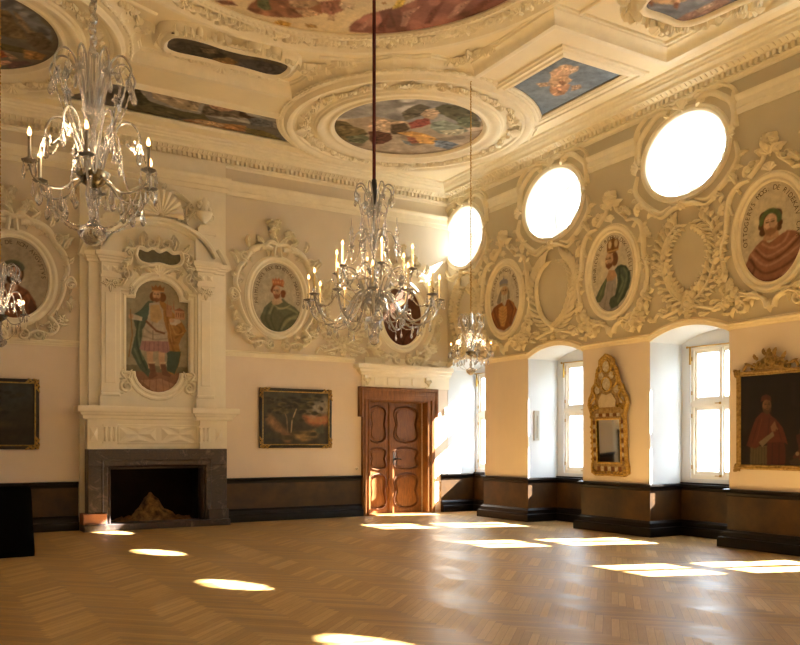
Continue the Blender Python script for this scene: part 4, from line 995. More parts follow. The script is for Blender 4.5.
def fig_closed_crown(cv):
    A = mapper(277, 310, .00284, .0024)
    cv.poly(A((215, 375), (260, 340), (310, 350), (335, 600), (240, 615), (150, 560), (180, 470)), (148, 138, 128), wob=.01); m = cv.mask.copy()
    folds(cv, m, [A((240, 400), (225, 500), (205, 590)), A((280, 400), (275, 500), (265, 600))], .009, (112, 100, 92))
    cv.poly(A((300, 300), (322, 275), (355, 268), (400, 290), (432, 340), (438, 400), (420, 460), (385, 520), (330, 570), (270, 590), (250, 545), (265, 505), (305, 490), (325, 400), (322, 345)), (66, 80, 66), wob=.01); m = cv.mask.copy()
    folds(cv, m, [A((380, 300), (405, 370), (370, 470), (330, 540)), A((350, 350), (372, 400), (340, 470))], .022, (116, 132, 88)); folds(cv, m, [A((340, 300), (345, 400), (310, 500)), A((420, 340), (410, 440), (360, 530)), A((330, 290), (370, 285), (410, 310))], .02, (30, 46, 38))
    cv.poly(A((243, 330), (225, 345), (180, 400), (130, 482), (140, 520), (175, 520), (205, 480), (222, 400)), (78, 92, 70), wob=.008); m = cv.mask.copy(); folds(cv, m, [A((220, 360), (190, 430), (155, 500))], .014, (120, 132, 80))
    cv.poly(A((250, 290), (300, 300), (318, 345), (285, 375), (235, 372), (228, 345)), (186, 136, 92), wob=.006)
    cv.ell(*A((300, 215))[0], .085, .13, (112, 66, 36)); face(cv, *A((252, 215))[0], .20, .28, (206, 160, 114), (116, 66, 38), True, -.12)
    cv.poly(A((232, 150), (232, 90), (245, 68), (270, 60), (285, 56), (300, 60), (330, 72), (340, 100), (332, 150), (300, 168), (250, 165)), (132, 84, 40), wob=.004)
    cv.ell(*A((258, 100))[0], .042, .07, (214, 186, 132)); cv.ell(*A((312, 100))[0], .042, .07, (200, 170, 116)); cv.line(A((285, 50), (285, 150)), .011, (96, 58, 26)); cv.line(A((238, 150), (330, 150)), .014, (196, 148, 76)); cv.ell(*A((285, 46))[0], .014, .014, (120, 80, 36))
def fig_long_beard(cv):
    A = mapper(168, 320, .00392, .0025)
    cv.poly(A((110, 350), (70, 372), (38, 432), (60, 500), (100, 560), (160, 590), (225, 555), (262, 470), (275, 430), (245, 365), (205, 328)), (142, 74, 26), wob=.01); m = cv.mask.copy()
    folds(cv, m, [A((210, 350), (240, 420), (215, 530)), A((75, 400), (95, 470), (120, 540))], .02, (96, 46, 18)); folds(cv, m, [A((225, 350), (255, 410), (240, 470)), A((60, 420), (75, 480))], .012, (206, 130, 54))
    cv.poly(A((115, 385), (150, 372), (185, 385), (190, 470), (165, 560), (135, 545), (115, 470)), (206, 142, 60), wob=.01); m = cv.mask.copy()
    for k in range(6): folds(cv, m, [A((112, 395+26*k), (150, 425+26*k), (192, 395+26*k))], .008, (150, 88, 32))
    cv.poly(A((138, 220), (122, 260), (96, 330), (104, 350), (130, 345), (150, 300)), (132, 118, 92), wob=.01); cv.poly(A((195, 220), (210, 270), (212, 320), (190, 330), (180, 280)), (128, 112, 84), wob=.01)
    face(cv, *A((166, 255))[0], .22, .25, (198, 152, 104), (172, 156, 124), True, 0)
    cv.poly(A((140, 275), (165, 285), (192, 275), (190, 320), (178, 365), (166, 382), (152, 360), (138, 320)), (186, 172, 140), wob=.008); m = cv.mask.copy(); folds(cv, m, [A((155, 290), (158, 340)), A((175, 290), (172, 350))], .006, (132, 116, 88))
    cv.poly(A((126, 205), (120, 165), (135, 150), (150, 145), (158, 125), (166, 145), (185, 150), (198, 168), (190, 208), (160, 200)), (128, 128, 140), wob=.006); cv.line(A((126, 198), (160, 190), (192, 200)), .014, (160, 146, 110)); cv.ell(*A((158, 118))[0], .012, .012, (170, 150, 110))
def fig_orange_crown(cv):
    A = mapper(247, 318, .00300, .00285)
    cv.poly(A((205, 345), (150, 400), (118, 480), (150, 540), (215, 580), (290, 590), (360, 545), (412, 460), (420, 415), (380, 375), (330, 355), (290, 322), (240, 350)), (92, 98, 72), wob=.01); m = cv.mask.copy()
    folds(cv, m, [A((180, 400), (160, 480), (200, 560)), A((220, 400), (200, 480), (235, 570)), A((260, 560), (300, 470), (380, 420))], .018, (58, 66, 50))
    folds(cv, m, [A((250, 400), (330, 390), (400, 420)), A((280, 550), (320, 480), (400, 440)), A((215, 380), (190, 440)), A((300, 520), (345, 470), (390, 460))], .022, (168, 164, 112)); folds(cv, m, [A((205, 360), (270, 400), (340, 370))], .012, (196, 186, 130))
    cv.poly(A((205, 345), (230, 318), (275, 325), (290, 350), (250, 372), (215, 375)), (196, 160, 120), wob=.005)
    for x, y, r in ((215, 270, 18), (292, 280, 20), (290, 300, 16), (222, 250, 18)): cv.ell(*A((x, y))[0], r*.003, r*.003, (120, 60, 34))
    face(cv, *A((242, 278))[0], .17, .25, (204, 150, 108), (136, 72, 42), True, -.10)
    cv.poly(A((214, 234), (208, 200), (212, 178), (226, 190), (235, 172), (248, 186), (260, 168), (270, 188), (290, 178), (300, 200), (292, 238), (250, 228)), (192, 104, 58), wob=.004)
    for k in range(5): cv.ell(*A((218+18*k, 205))[0], .014, .02, (222, 150, 92))
    cv.line(A((214, 230), (250, 224), (292, 234)), .011, (150, 76, 40))
def fig_laurel(cv):
    A = mapper(92, 342, .00233, .00251)
    cv.poly(A((20, 400), (70, 380), (130, 390), (200, 430), (250, 500), (265, 560), (240, 640), (60, 660), (-60, 620), (-70, 480), (-30, 420)), (124, 66, 38), wob=.01); m = cv.mask.copy()
    folds(cv, m, [A((0, 430), (60, 490), (140, 480), (190, 440)), A((-40, 500), (40, 560), (150, 560))], .022, (70, 34, 22)); folds(cv, m, [A((10, 410), (70, 460), (150, 440)), A((190, 460), (225, 540), (215, 620))], .016, (186, 104, 60))
    cv.poly(A((215, 480), (258, 540), (250, 600), (205, 590), (200, 530)), (92, 50, 34), wob=.008)
    cv.poly(A((55, 370), (120, 375), (125, 420), (85, 455), (40, 420)), (166, 116, 80), wob=.006)
    cv.ell(*A((95, 310))[0], .17, .20, (74, 48, 30)); face(cv, *A((110, 318))[0], .20, .29, (176, 124, 84), (84, 52, 32), True, .06)
    for k in range(24):
        an = PI*(.0+1.15*k/23); p = A((92+66*math.cos(an), 275-45*math.sin(an)))[0]; cv.ell(p[0], p[1], .045, .024, (78+6*(k % 3), 92, 78), rot=an+.8)
def fig_dark(cv):
    cv.mix(np.full(cv.X.shape, .0), (0, 0, 0))
    cv.poly([(-.45, -.7), (-.42, -.35), (-.2, -.15), (.2, -.15), (.42, -.35), (.45, -.7)], (92, 44, 26), wob=.01); m = cv.mask.copy(); folds(cv, m, [[(-.3, -.25), (-.1, -.5), (.1, -.7)], [(.3, -.25), (.1, -.45), (0, -.7)]], .02, (56, 26, 16))
    cv.ell(0, .08, .15, .2, (60, 34, 22)); face(cv, 0, .05, .2, .28, (160, 100, 64), (70, 40, 24)); cv.poly([(-.12, .2), (-.14, .36), (0, .3), (.14, .36), (.12, .2)], (150, 96, 46))
TOP = (math.radians(200), math.radians(-20))
medallion('m', (XR-.015, 14.18, 4.72), RR, 'oval portrait of a long-bearded man in golden robe on the window wall near the corner', (.52, .71), 'w', 'BRACZLAVS PRINCEPS BOHEMIAE', (math.radians(185), math.radians(-2)), fig_long_beard, bg=(200, 186, 152))
medallion('m', (XR-.015, 11.02, 4.74), RR, 'oval portrait of a crowned man in green cloak above the tall gilt mirror', (.535, .72), 'w', 'HENRICVS DE RIDEKAV DVX LIBELLI', (math.radians(188), math.radians(-5)), fig_closed_crown, bg=(202, 188, 154))
medallion('m', (XR-.015, 7.78, 4.76), RR, 'oval portrait of a green-wreathed man in red-brown drapery at the right edge', (.535, .745), 'w', 'OTTOGERVS MOG. DE RIDEKAV CAR', (math.radians(190), math.radians(-12)), fig_wreathed, bg=(196, 180, 144))
medallion('m', (6.71, YB-.015, 4.70), RB, 'oval portrait of a man in orange crown and green robe between overmantel and large chandelier', (.565, .73), 'f', 'PRIMISLAVS REX BOHEMIAE MARCHIO', (math.radians(192), math.radians(-8)), fig_orange_crown, bg=(180, 168, 140))
medallion('m', (1.63, YB-.015, 4.60), RB, 'oval portrait of a laurel-wreathed bearded man at the left edge', (.60, .73), 'f', 'IMPERATOR DE ROM AVGVSTVS', (math.radians(170), math.radians(5)), fig_laurel, bg=(158, 144, 116))
medallion('m', (9.78, YB-.015, 4.55), RB, 'dark brown oval portrait above the double door, half hidden by the large chandelier', (.52, .68), 'f', 'WENCESLAVS REX BOHEMIAE', (math.radians(185), math.radians(-5)), fig_dark, bg=(92, 50, 30))

# ================================================================== STUCCO WREATHS
def wreath_mb(kind, seed=1):
    s = MB(); R = random.Random(seed)
    for g in (-1, 1):
        st = bez([(-g*.52, -.86), (-g*.20, -.78), (g*.12, -.66), (g*.36, -.46), (g*.52, -.12), (g*.55, .20), (g*.44, .46), (g*.26, .62)], 8)
        s.stroke(st, [.03-.018*k/(len(st)-1) for k in range(len(st))], .05)
        n = len(st)
        if kind == 'palm':
            for k in range(12, n-1, 3):
                p, q = st[k], st[k+1]; a = math.atan2(q[1]-p[1], q[0]-p[0])
                s.leaf(p, a-g*.75, .32+.08*math.sin(PI*k/n), .07, .055, g*.75); s.leaf(p, a+g*.7, .24, .055, .055, -g*.6)
        else:
            for k in range(10, n-1, 3):
                p, q = st[k], st[k+1]; a = math.atan2(q[1]-p[1], q[0]-p[0])
                for sd in (-1, 1):
                    L = R.uniform(.16, .22); s.leaf(p, a+sd*R.uniform(.55, .9), L, .06, .05, sd*.4, 0)
                    if k % 3 == 1:
                        e = (p[0]+.13*math.cos(a+sd*.9), p[1]+.13*math.sin(a+sd*.9)); s.leaf(e, a+sd*.5, .13, .06, .05); s.leaf(e, a+sd*1.5, .13, .06, .05)
                if k % 6 == 0: s.knob((p[0]+R.uniform(-.06, .06), p[1]+R.uniform(-.06, .06)), .028)
        # clasp ribbons beside the branches and a loose ribbon end
        for dy_ in (.06, -.01, -.08): s.stroke(bez([(g*.50, dy_-.03), (g*.58, dy_+.02), (g*.65, dy_-.01)], 5), .024, .05)
        s.stroke(bez([(-g*.52, -.86), (-g*.64, -.80), (-g*.72, -.92)], 5), .03, .04)
        s.leaf((g*.2, -.9), PI/2-g*1.8, .24, .1, .045, g*.5, 3); s.leaf((g*.42, -.78), PI/2-g*1.2, .22, .1, .045, -g*.5, 3)
    s.knob((0, -.72), .06, .03); s.flower((0, -.9), .08, 5, .05); return s
def wreath(loc, rot, label, kind, sc_=(1, 1, 1), m='stucco_w'):
    o = obj('stucco_wreath', wreath_mb(kind, int(loc[1]*3)), m, label=label, cat='wreath', ang=38)
    o.location = loc; o.rotation_euler = rot; o.scale = (sc_[0], sc_[1], 1.15); return o
wreath((XR-.015, 12.60, 4.62), RR, 'stucco palm frond wreath with empty centre over the middle window niche', 'palm')
wreath((XR-.015, 9.30, 4.62), RR, 'stucco olive branch wreath with empty centre over the right window niche', 'olive')
wreath((XR-.015, 15.62, 4.62), RR, 'stucco branch wreath beside the corner under the smallest oval window', 'olive', (.85, 1, 1))
wreath((XR-.015, 6.15, 4.62), RR, 'stucco palm wreath on the window wall just beyond the right edge', 'palm')
wreath((8.25, YB-.015, 4.42), RB, 'stucco branch wreath on the back wall partly behind the large chandelier', 'olive', (.9, .92, 1), 'stucco_white')
# ================================================================== FIREPLACE
fp = thing('fireplace', 'grey-brown marble fireplace surround with dark open firebox under the white overmantel', 'fireplace', (4.13, YB-.094, 0), RB)
W_ = .30
obj('hearth', MB().bbox(-1.38, 0, 0, 1.38, .12, W_+.14, .01), 'marble', fp)
for g in (-1, 1):
    x0, x1 = (-1.29, -.93) if g < 0 else (.93, 1.355)
    j = MB(); j.bbox(min(x0, x1), .12, 0, max(x0, x1), 1.2, W_, .012); obj('jamb', j, 'marble', fp)
    b_ = obj('plinth_block', MB().bbox(g*1.17-.21, .12, .0, g*1.17+.21, .32, W_+.045, .012), 'sandstone' if g < 0 else 'marble', fp)
    if g < 0: b_['label'] = 'reddish sandstone block'
obj('lintel', MB().bbox(-1.29, 1.2, 0, 1.355, 1.51, W_, .012), 'marble', fp)
pth = [(-.93, .12), (-.93, 1.2), (.93, 1.2), (.93, .12)]
obj('inner_moulding', MB().sweep(pth, [(.12, W_), (.10, W_+.012), (.06, W_-.01), (.04, W_-.04), (0, W_-.05), (-.03, W_-.02), (-.05, W_-.05), (-.07, W_-.11), (-.07, 0)]), 'marble', fp, ang=30)
g_ = MB(); R = random.Random(4); N = 26
vs, fs = [], []
for i in range(N+1):
    for k in range(9):
        x = -.8+1.6*i/N; w = -.72+.6*k/8; h = max(.0, (.36*math.exp(-((x-.0)/.16)**2)+.22*math.exp(-(x/.5)**2))*math.sin(PI*k/8)**.6+R.uniform(-.05, .09)*math.sin(PI*k/8)); vs.append((x, .055+h, w))
fs = [(i*9+k, i*9+k+1, (i+1)*9+k+1, (i+1)*9+k) for i in range(N) for k in range(8)]
g_.add(vs, fs); tag(obj('ash_heap', g_, 'ash', ang=60, mat4=Matrix.Translation((4.2, YB+.05, 0)) @ Euler(RB).to_matrix().to_4x4()), 'heap of ash and charred wood inside the open fireplace', 'ash heap')

# ================================================================== OVERMANTEL
om = thing('overmantel', 'tall ivory stucco overmantel with pilasters and shell crest above the marble fireplace', 'overmantel', (4.17, YB-.09, 0), RB)
S = 'stucco_white'
def shelf_mould(y0, y1, p): return [(0, y0), (p*.35, y0+.01), (p*.4, y0+(y1-y0)*.25), (p*.62, y0+(y1-y0)*.35), (p*.7, y0+(y1-y0)*.5), (p*.95, y0+(y1-y0)*.55), (p, y0+(y1-y0)*.62), (p, y0+(y1-y0)*.9), (p*.93, y1), (0, y1)]
up = lambda u, v, d: (u, d, v)         # sweep path in the u-w plane, height = v
fr = MB()
fr.box(-1.33, 1.51, 0, 1.33, 2.10, .18); fr.box(-1.33, 1.51, .18, -.80, 2.10, .26); fr.box(.78, 1.51, .18, 1.33, 2.10, .26)
fr.bbox(-.78, 1.60, .18, .76, 1.98, .20, .02)
obj('frieze_block', fr, S, om, ang=30)
dm = MB()
for c in (-.40, .38):
    for a in (-1, 1):
        for q in ((c-.18, 0), (c+.18, 1)):
            pass
    dm.add([(c-.34, 1.66, .2), (c, 1.79, .2), (c-.34, 1.92, .2), (c-.22, 1.79, .245)], [(0, 1, 3), (1, 2, 3), (2, 0, 3)])
    dm.add([(c+.34, 1.66, .2), (c, 1.79, .2), (c+.34, 1.92, .2), (c+.22, 1.79, .245)], [(0, 1, 3), (1, 2, 3), (2, 0, 3)])
    dm.add([(c-.26, 1.64, .2), (c+.26, 1.64, .2), (c, 1.77, .2), (c, 1.69, .24)], [(0, 1, 3), (1, 2, 3), (2, 0, 3)])
    dm.add([(c-.26, 1.94, .2), (c+.26, 1.94, .2), (c, 1.81, .2), (c, 1.89, .24)], [(0, 1, 3), (1, 2, 3), (2, 0, 3)])
obj('diamond_relief', dm, S, om, smooth=False)
for x in (-.93, .86):
    tg = MB()
    for k in range(3): tg.tube([(x-.08+k*.085, 1.66+.27*t/8, .275+.012*math.sin(PI*t/4)) for t in range(9)], [.026+.008*math.cos(PI*t/4) for t in range(9)], 8)
    tg.box(x-.13, 1.62, .26, x+.14, 1.65, .30); tg.box(x-.13, 1.93, .26, x+.14, 1.97, .31)
    obj('triglyph', tg, S, om)
for x in (-1.22, 1.16):
    q_ = MB(); q_.add([(x-.07, 1.66, .26), (x+.07, 1.66, .26), (x+.07, 1.92, .26), (x-.07, 1.92, .26), (x, 1.79, .30)], [(0, 1, 4), (1, 2, 4), (2, 3, 4), (3, 0, 4)]); obj('side_boss', q_, S, om, smooth=False)
sp_ = [(-1.36, 0), (-1.36, .30), (-.78, .30), (-.78, .22), (.74, .22), (.74, .30), (1.36, .30), (1.36, 0)]
obj('mantel_shelf', MB().sweep(list(reversed(sp_)) if False else sp_, [(-0, 2.07)]+[(o, h) for o, h in shelf_mould(2.07, 2.31, .17)][0:], f=up).prism([(-1.36, 0), (1.36, 0), (1.36, .30), (.74, .30), (.74, .22), (-.78, .22), (-.78, .30), (-1.36, .30)], (), 2.07, 2.305, up), S, om, ang=30)
# back slab with the shaped opening of the fresco
def king_shape(d=0, n=12):
    hw, a = .60+d, .43+d
    return [(-hw, 3.0-d), (-a, 3.0-d)]+[(a*math.cos(t), 3.0-d-(.39)*abs(math.sin(t))) for t in [PI+PI*k/n for k in range(1, n)]]+[(a, 3.0-d), (hw, 3.0-d), (hw, 4.40+d), (a, 4.40+d)]+[(a*math.cos(PI*k/n), 4.40+d+.38*math.sin(PI*k/n)) for k in range(1, n)]+[(-a, 4.40+d), (-hw, 4.40+d)]
obj('back_slab', MB().prism([(-1.26, 2.3), (1.26, 2.3), (1.26, 5.2), (-1.26, 5.2)], [list(reversed(king_shape(.04)))], 0, .10), S, om, ang=30)
obj('panel_moulding', MB().sweep(orient(king_shape(.0)), [(.0, .02), (0, .11), (-.02, .14), (-.05, .145), (-.07, .12), (-.10, .12), (-.12, .15), (-.15, .15), (-.17, .10)], True), S, om, ang=30)
def fig_standing_king(cv):
    A = mapper(235, 330, .00378, .00378)
    cv.poly(A((70, 510), (400, 510), (400, 640), (70, 640)), (142, 96, 70), wob=.02); cv.poly(A((150, 560), (260, 545), (340, 580), (240, 630)), (172, 122, 90), wob=.02)
    for k in range(6): cv.line(A((140+30*k, 540), (110+40*k, 640)), .006, (110, 70, 50), .5)
    cv.poly(A((70, 480), (400, 480), (400, 512), (70, 512)), (120, 110, 80), wob=.01)
    # cloak
    cv.poly(A((150, 200), (190, 150), (215, 150), (200, 230), (160, 300), (150, 400), (200, 510), (190, 540), (150, 500), (105, 420), (130, 300), (115, 240)), (72, 88, 72), wob=.015); m = cv.mask.copy(); folds(cv, m, [A((140, 260), (135, 380), (180, 500)), A((175, 200), (150, 260))], .02, (36, 56, 48)); folds(cv, m, [A((155, 240), (140, 330), (165, 450)), A((120, 400), (150, 470))], .018, (120, 140, 100))
    cv.poly(A((245, 140), (275, 150), (320, 200), (360, 240), (385, 290), (360, 330), (345, 360), (358, 420), (330, 520), (290, 520), (300, 420), (285, 330), (262, 240)), (164, 110, 48), wob=.015); m = cv.mask.copy(); folds(cv, m, [A((280, 200), (300, 300), (320, 360)), A((330, 260), (360, 290), (330, 330)), A((300, 340), (320, 400))], .02, (112, 66, 28)); folds(cv, m, [A((300, 240), (330, 310), (370, 300)), A((295, 260), (310, 350))], .012, (212, 160, 84))
    cv.poly(A((285, 400), (358, 400), (350, 450), (325, 520), (285, 500)), (64, 82, 68), wob=.012)
    # legs and boots
    for xs in ((180, 215, 200), (240, 275, 262)):
        cv.poly(A((xs[0], 395), (xs[1], 395), (xs[1]-2, 440), (xs[1]+4, 490), (xs[0]+10, 495), (xs[0]+2, 440)), (196, 150, 108), wob=.006)
    cv.poly(A((190, 470), (222, 470), (228, 510), (238, 530), (205, 548), (190, 545), (200, 515)), (116, 74, 58), wob=.004); cv.poly(A((250, 470), (278, 470), (284, 505), (308, 522), (300, 535), (262, 525)), (116, 74, 58), wob=.004)
    cv.line(A((195, 465), (222, 462)), .012, (206, 176, 130)); cv.line(A((252, 465), (278, 460)), .012, (206, 176, 130))
    # tunic and skirt
    cv.poly(A((195, 160), (240, 150), (265, 190), (270, 250), (285, 300), (292, 355), (160, 360), (168, 290), (185, 240)), (176, 158, 130), wob=.01); m = cv.mask.copy(); folds(cv, m, [A((170, 290), (220, 320), (288, 300)), A((165, 330), (225, 345), (290, 335)), A((200, 180), (215, 230), (205, 280))], .012, (128, 112, 92)); 
    cv.poly(A((200, 170), (245, 165), (262, 230), (235, 260), (200, 250)), (186, 148, 88), wob=.012)
    cv.line(A((180, 255), (230, 300), (270, 310)), .02, (116, 72, 46)); cv.line(A((213, 300), (213, 345)), .01, (120, 100, 80))
    cv.poly(A((158, 355), (292, 350), (300, 400), (280, 412), (230, 405), (180, 410), (145, 398)), (158, 108, 104), wob=.008); m = cv.mask.copy(); folds(cv, m, [A((175+22*k, 358), (170+24*k, 408)) for k in range(6)], .006, (110, 66, 66))
    # arms
    cv.poly(A((165, 195), (195, 175), (190, 225), (150, 245), (110, 240), (112, 225)), (72, 96, 80), wob=.008); cv.poly(A((95, 225), (118, 222), (160, 235), (158, 255), (110, 250)), (190, 176, 150), wob=.006); cv.ell(*A((103, 235))[0], .045, .05, (200, 150, 108))
    cv.line(A((100, 200), (110, 330), (92, 440)), .011, (146, 104, 54))
    cv.poly(A((300, 235), (345, 225), (360, 245), (330, 265), (300, 262)), (196, 176, 144), wob=.006); cv.ell(*A((310, 240))[0], .05, .04, (200, 150, 108))
    # church model
    cv.poly(A((280, 160), (310, 165), (312, 225), (282, 222)), (170, 116, 78)); cv.poly(A((325, 185), (375, 188), (378, 232), (325, 232)), (186, 130, 90)); cv.poly(A((320, 188), (350, 172), (378, 188)), (140, 84, 58))
    for x, y0 in ((287, 140), (320, 135), (306, 168)): cv.poly(A((x-5, 185), (x, y0), (x+5, 185)), (152, 98, 66))
    for k in range(4): cv.line(A((333+12*k, 200), (333+12*k, 220)), .006, (110, 66, 44))
    # head
    for x in (215, 262): cv.ell(*A((x, 125))[0], .07, .09, (112, 66, 38))
    face(cv, *A((232, 118))[0], .15, .22, (206, 154, 110), (134, 78, 46), True, -.05)
    cv.poly(A((210, 100), (205, 68), (218, 78), (226, 62), (238, 76), (250, 60), (260, 78), (272, 68), (268, 98), (240, 92)), (150, 92, 44), wob=.003); cv.line(A((210, 96), (268, 94)), .01, (206, 150, 84))
cv = Canvas(-.64, 2.56, .64, 4.83, 110, 190, (150, 140, 108)); cv.Y -= 3.69; cv.mottle(.15, .4, 3); fig_standing_king(cv); cv.mottle(.10, .08, 9); cv.Y += 3.69
cv.build('painting', 'fresco', lambda X, Y: (abs(X) < .62) & (Y > 2.98) & (Y < 4.42) | (abs(X) < .45), .045, om, label='fresco of a crowned standing ruler holding a church model')
for g in (-1, 1):
    pl = MB(); x0, x1 = (-1.07, -.75) if g < 0 else (.75, 1.07); y0, y1 = (-1.28, -1.07) if g < 0 else (1.07, 1.30)
    pl.box(x0, 2.56, .10, x1, 4.72, .21); pl.bbox(x0+.06, 2.75, .21, x1-.06, 4.45, .225, .01)
    pl.box(x0-.04, 2.31, .10, x1+.04, 2.50, .25); pl.bbox(x0-.02, 2.50, .10, x1+.02, 2.57, .235, .02)
    obj('pilaster', pl, S, om, ang=30)
    p2_ = MB().box(min(y0, y1), 2.31, 0, max(y0, y1), 4.95, .12); obj('side_pilaster', p2_, S, om, ang=30)
    cap = MB(); c = (x0+x1)/2
    cap.box(x0-.02, 4.72, .10, x1+.02, 4.77, .235); cap.box(x0, 4.77, .10, x1, 5.02, .22)
    cap.sweep([(x0-.0, .10), (x0-.0, .22), (x1+.0, .22), (x1+.0, .10)], shelf_mould(5.0, 5.20, .12), f=up); cap.box(x0, 5.0, .1, x1, 5.198, .22)
    cap.sweep([(min(y0, y1), 0), (min(y0, y1), .12), (max(y0, y1), .12), (max(y0, y1), 0)], shelf_mould(5.0, 5.20, .10), f=up); cap.box(min(y0, y1), 4.95, 0, max(y0, y1), 5.198, .12)
    for k in (-1, 1): cap.add([(c+k*.08-.055, 4.84, .22), (c+k*.08+.055, 4.84, .22), (c+k*.08+.055, 4.95, .22), (c+k*.08-.055, 4.95, .22), (c+k*.08, 4.895, .25)], [(0, 1, 4), (1, 2, 4), (2, 3, 4), (3, 0, 4)])
    obj('capital', cap, S, om, ang=30)
    lf = MB(lambda u, v, w: (u, v, w+.21))
    for k in (-1, 1): lf.scroll((c+k*.09, 4.63), .06, 1.2, PI/2, k, .02, .05); lf.leaf((c, 4.66), -PI/2+k*.8, .16, .08, .05, -k*.5, 3); lf.leaf((c+k*.05, 4.6), -PI/2+k*1.5, .12, .07, .05, k*.5, 2)
    lf.flower((c, 4.62), .06, 5, .06); lf.leaf((c, 4.58), -PI/2, .14, .08, .05)
    obj('leaf_capital', lf, S, om, ang=38)
    # lower corner scrolls of the panel
    cs = MB(lambda u, v, w: (u, v, w+.10)); cs.scroll((g*.60, 2.70), .12, 1.5, PI/2, -g, .034, .09); cs.stroke(bez([(g*.62, 2.84), (g*.70, 2.95), (g*.63, 3.02)], 6), .03, .08); cs.leaf((g*.54, 2.84), PI/2, .2, .1, .07, g*.6, 3); cs.leaf((g*.62, 2.60), -.2 if g > 0 else PI+.2, .12, .07, .05)
    obj('corner_scroll', cs, S, om, ang=38)
# segmental pediment
pa = arc(0, 5.06, 1.05, math.radians(165), math.radians(15), 28, .76)
pm_ = [(0, 0), (0, .16), (-.03, .20), (-.06, .20), (-.08, .27), (-.13, .28), (-.15, .25), (-.16, 0)]
obj('pediment', MB().sweep(list(reversed(pa)), [(o, h+.02) for o, h in pm_]).prism([(p[0], p[1]) for p in pa]+[(.99, 5.19), (-.99, 5.19)], (), 0, .09), S, om, ang=30)
for g in (-1, 1):
    q = arc(g*.30, 4.90, 1.08, math.radians(38 if g > 0 else 142), math.radians(12 if g > 0 else 168), 10, .95)
    obj('broken_pediment_end', MB().sweep(q if g < 0 else list(reversed(q)), [(0, 0), (0, .12), (-.04, .17), (-.10, .18), (-.12, 0)]).prism(q+[(g*1.2, 5.19), (g*.9, 5.19)], (), 0, .08), S, om, ang=30)
ct = MB(lambda u, v, w: (u, v, w+.10))
cart = [tuple(p) for p in bez([(-.42, 5.20), (-.38, 5.33), (-.24, 5.30), (-.12, 5.36), (0, 5.30), (.14, 5.36), (.26, 5.30), (.40, 5.32), (.43, 5.20), (.36, 5.10), (.2, 5.06), (0, 5.09), (-.2, 5.06), (-.36, 5.10), (-.42, 5.20)], 4)][:-1]
obj('cartouche_plate', MB().prism(cart, (), .1, .20), mat('cartouche_grey_green', (104, 102, 82), .8, .15, 14), om, ang=30, label='dark grey-green inscription tablet')
ct.sweep(orient(cart), [(.02, .1), (0, .14), (-.025, .16), (-.05, .14), (-.06, .08)], True)
for g in (-1, 1):
    p = bez([(g*.40, 5.30), (g*.56, 5.30), (g*.52, 5.12), (g*.62, 4.98), (g*.58, 4.80), (g*.66, 4.66)], 8); ct.stroke(p, [.05-.02*k/(len(p)-1) for k in range(len(p))], .14)
    ct.scroll((g*.56, 5.22), .10, 1.4, PI/2, -g, .03, .17); ct.scroll((g*.60, 4.82), .10, 1.4, PI/2, g, .03, .14); ct.scroll((g*.14, 5.46), .12, 1.3, 0, g, .035, .17)
    for q, a, L in (((g*.30, 5.36), 1.2, .3), ((g*.45, 5.34), .6, .24), ((g*.5, 5.08), -.4, .26), ((g*.62, 5.0), -1.2, .24), ((g*.64, 4.74), -1.2, .26), ((g*.22, 5.5), .9, .2), ((g*.52, 4.62), -1.7, .2), ((g*.45, 5.0), -2.4, .22), ((g*.7, 4.9), -.7, .18)):
        ct.leaf(q, a if g > 0 else PI-a, L, L*.45, .13, g*.8, 3, .02)
    ct.stroke(bez([(g*.1, 4.94), (g*.3, 5.0), (g*.46, 4.92)], 6), .03, .12); ct.leaf((g*.12, 4.90), PI/2-g*.9, .22, .1, .1, -g*.5, 3)
ct.shell((0, 4.86), .17, 6, PI*.12, PI*.88, .10, .04); ct.leaf((0, 5.40), PI/2, .24, .14, .14, 0, 3)
obj('cartouche_scrollwork', ct, S, om, ang=38)
sh = MB(lambda u, v, w: (u, v, w+.02))
sh.shell((.05, 6.02), .46, 11, -.1, PI+.1, .18, .06)
for g in (-1, 1):
    R = random.Random(3)
    for k in range(13): sh.flower((g*(.36+.26*R.random()), 5.88+.36*R.random()), .055+.03*R.random(), 5, .10, .05)
    p = bez([(g*.15, 6.48), (g*.42, 6.54), (g*.70, 6.40), (g*.80, 6.32)], 8); sh.stroke(p, [.05-.015*k/(len(p)-1) for k in range(len(p))], .12); sh.scroll((g*.76, 6.28), .085, 1.3, PI/2, g, .028, .13)
    sh.stroke(bez([(g*.66, 6.30), (g*.62, 6.10), (g*.68, 5.92), (g*.78, 5.84)], 8), .04, .1)
    for k in range(6): sh.leaf((g*(.2+.1*k), 5.86+.05*k), (.2 if g > 0 else PI-.2)+.3*(k % 3-1), .22, .1, .1, g*.6, 3, .04)
    sh.leaf((g*.1, 6.5), PI/2-g*.6, .22, .12, .12, g*.6, 3)
obj('shell_crest', sh, S, om, ang=38).scale = (.86, 1, 1)
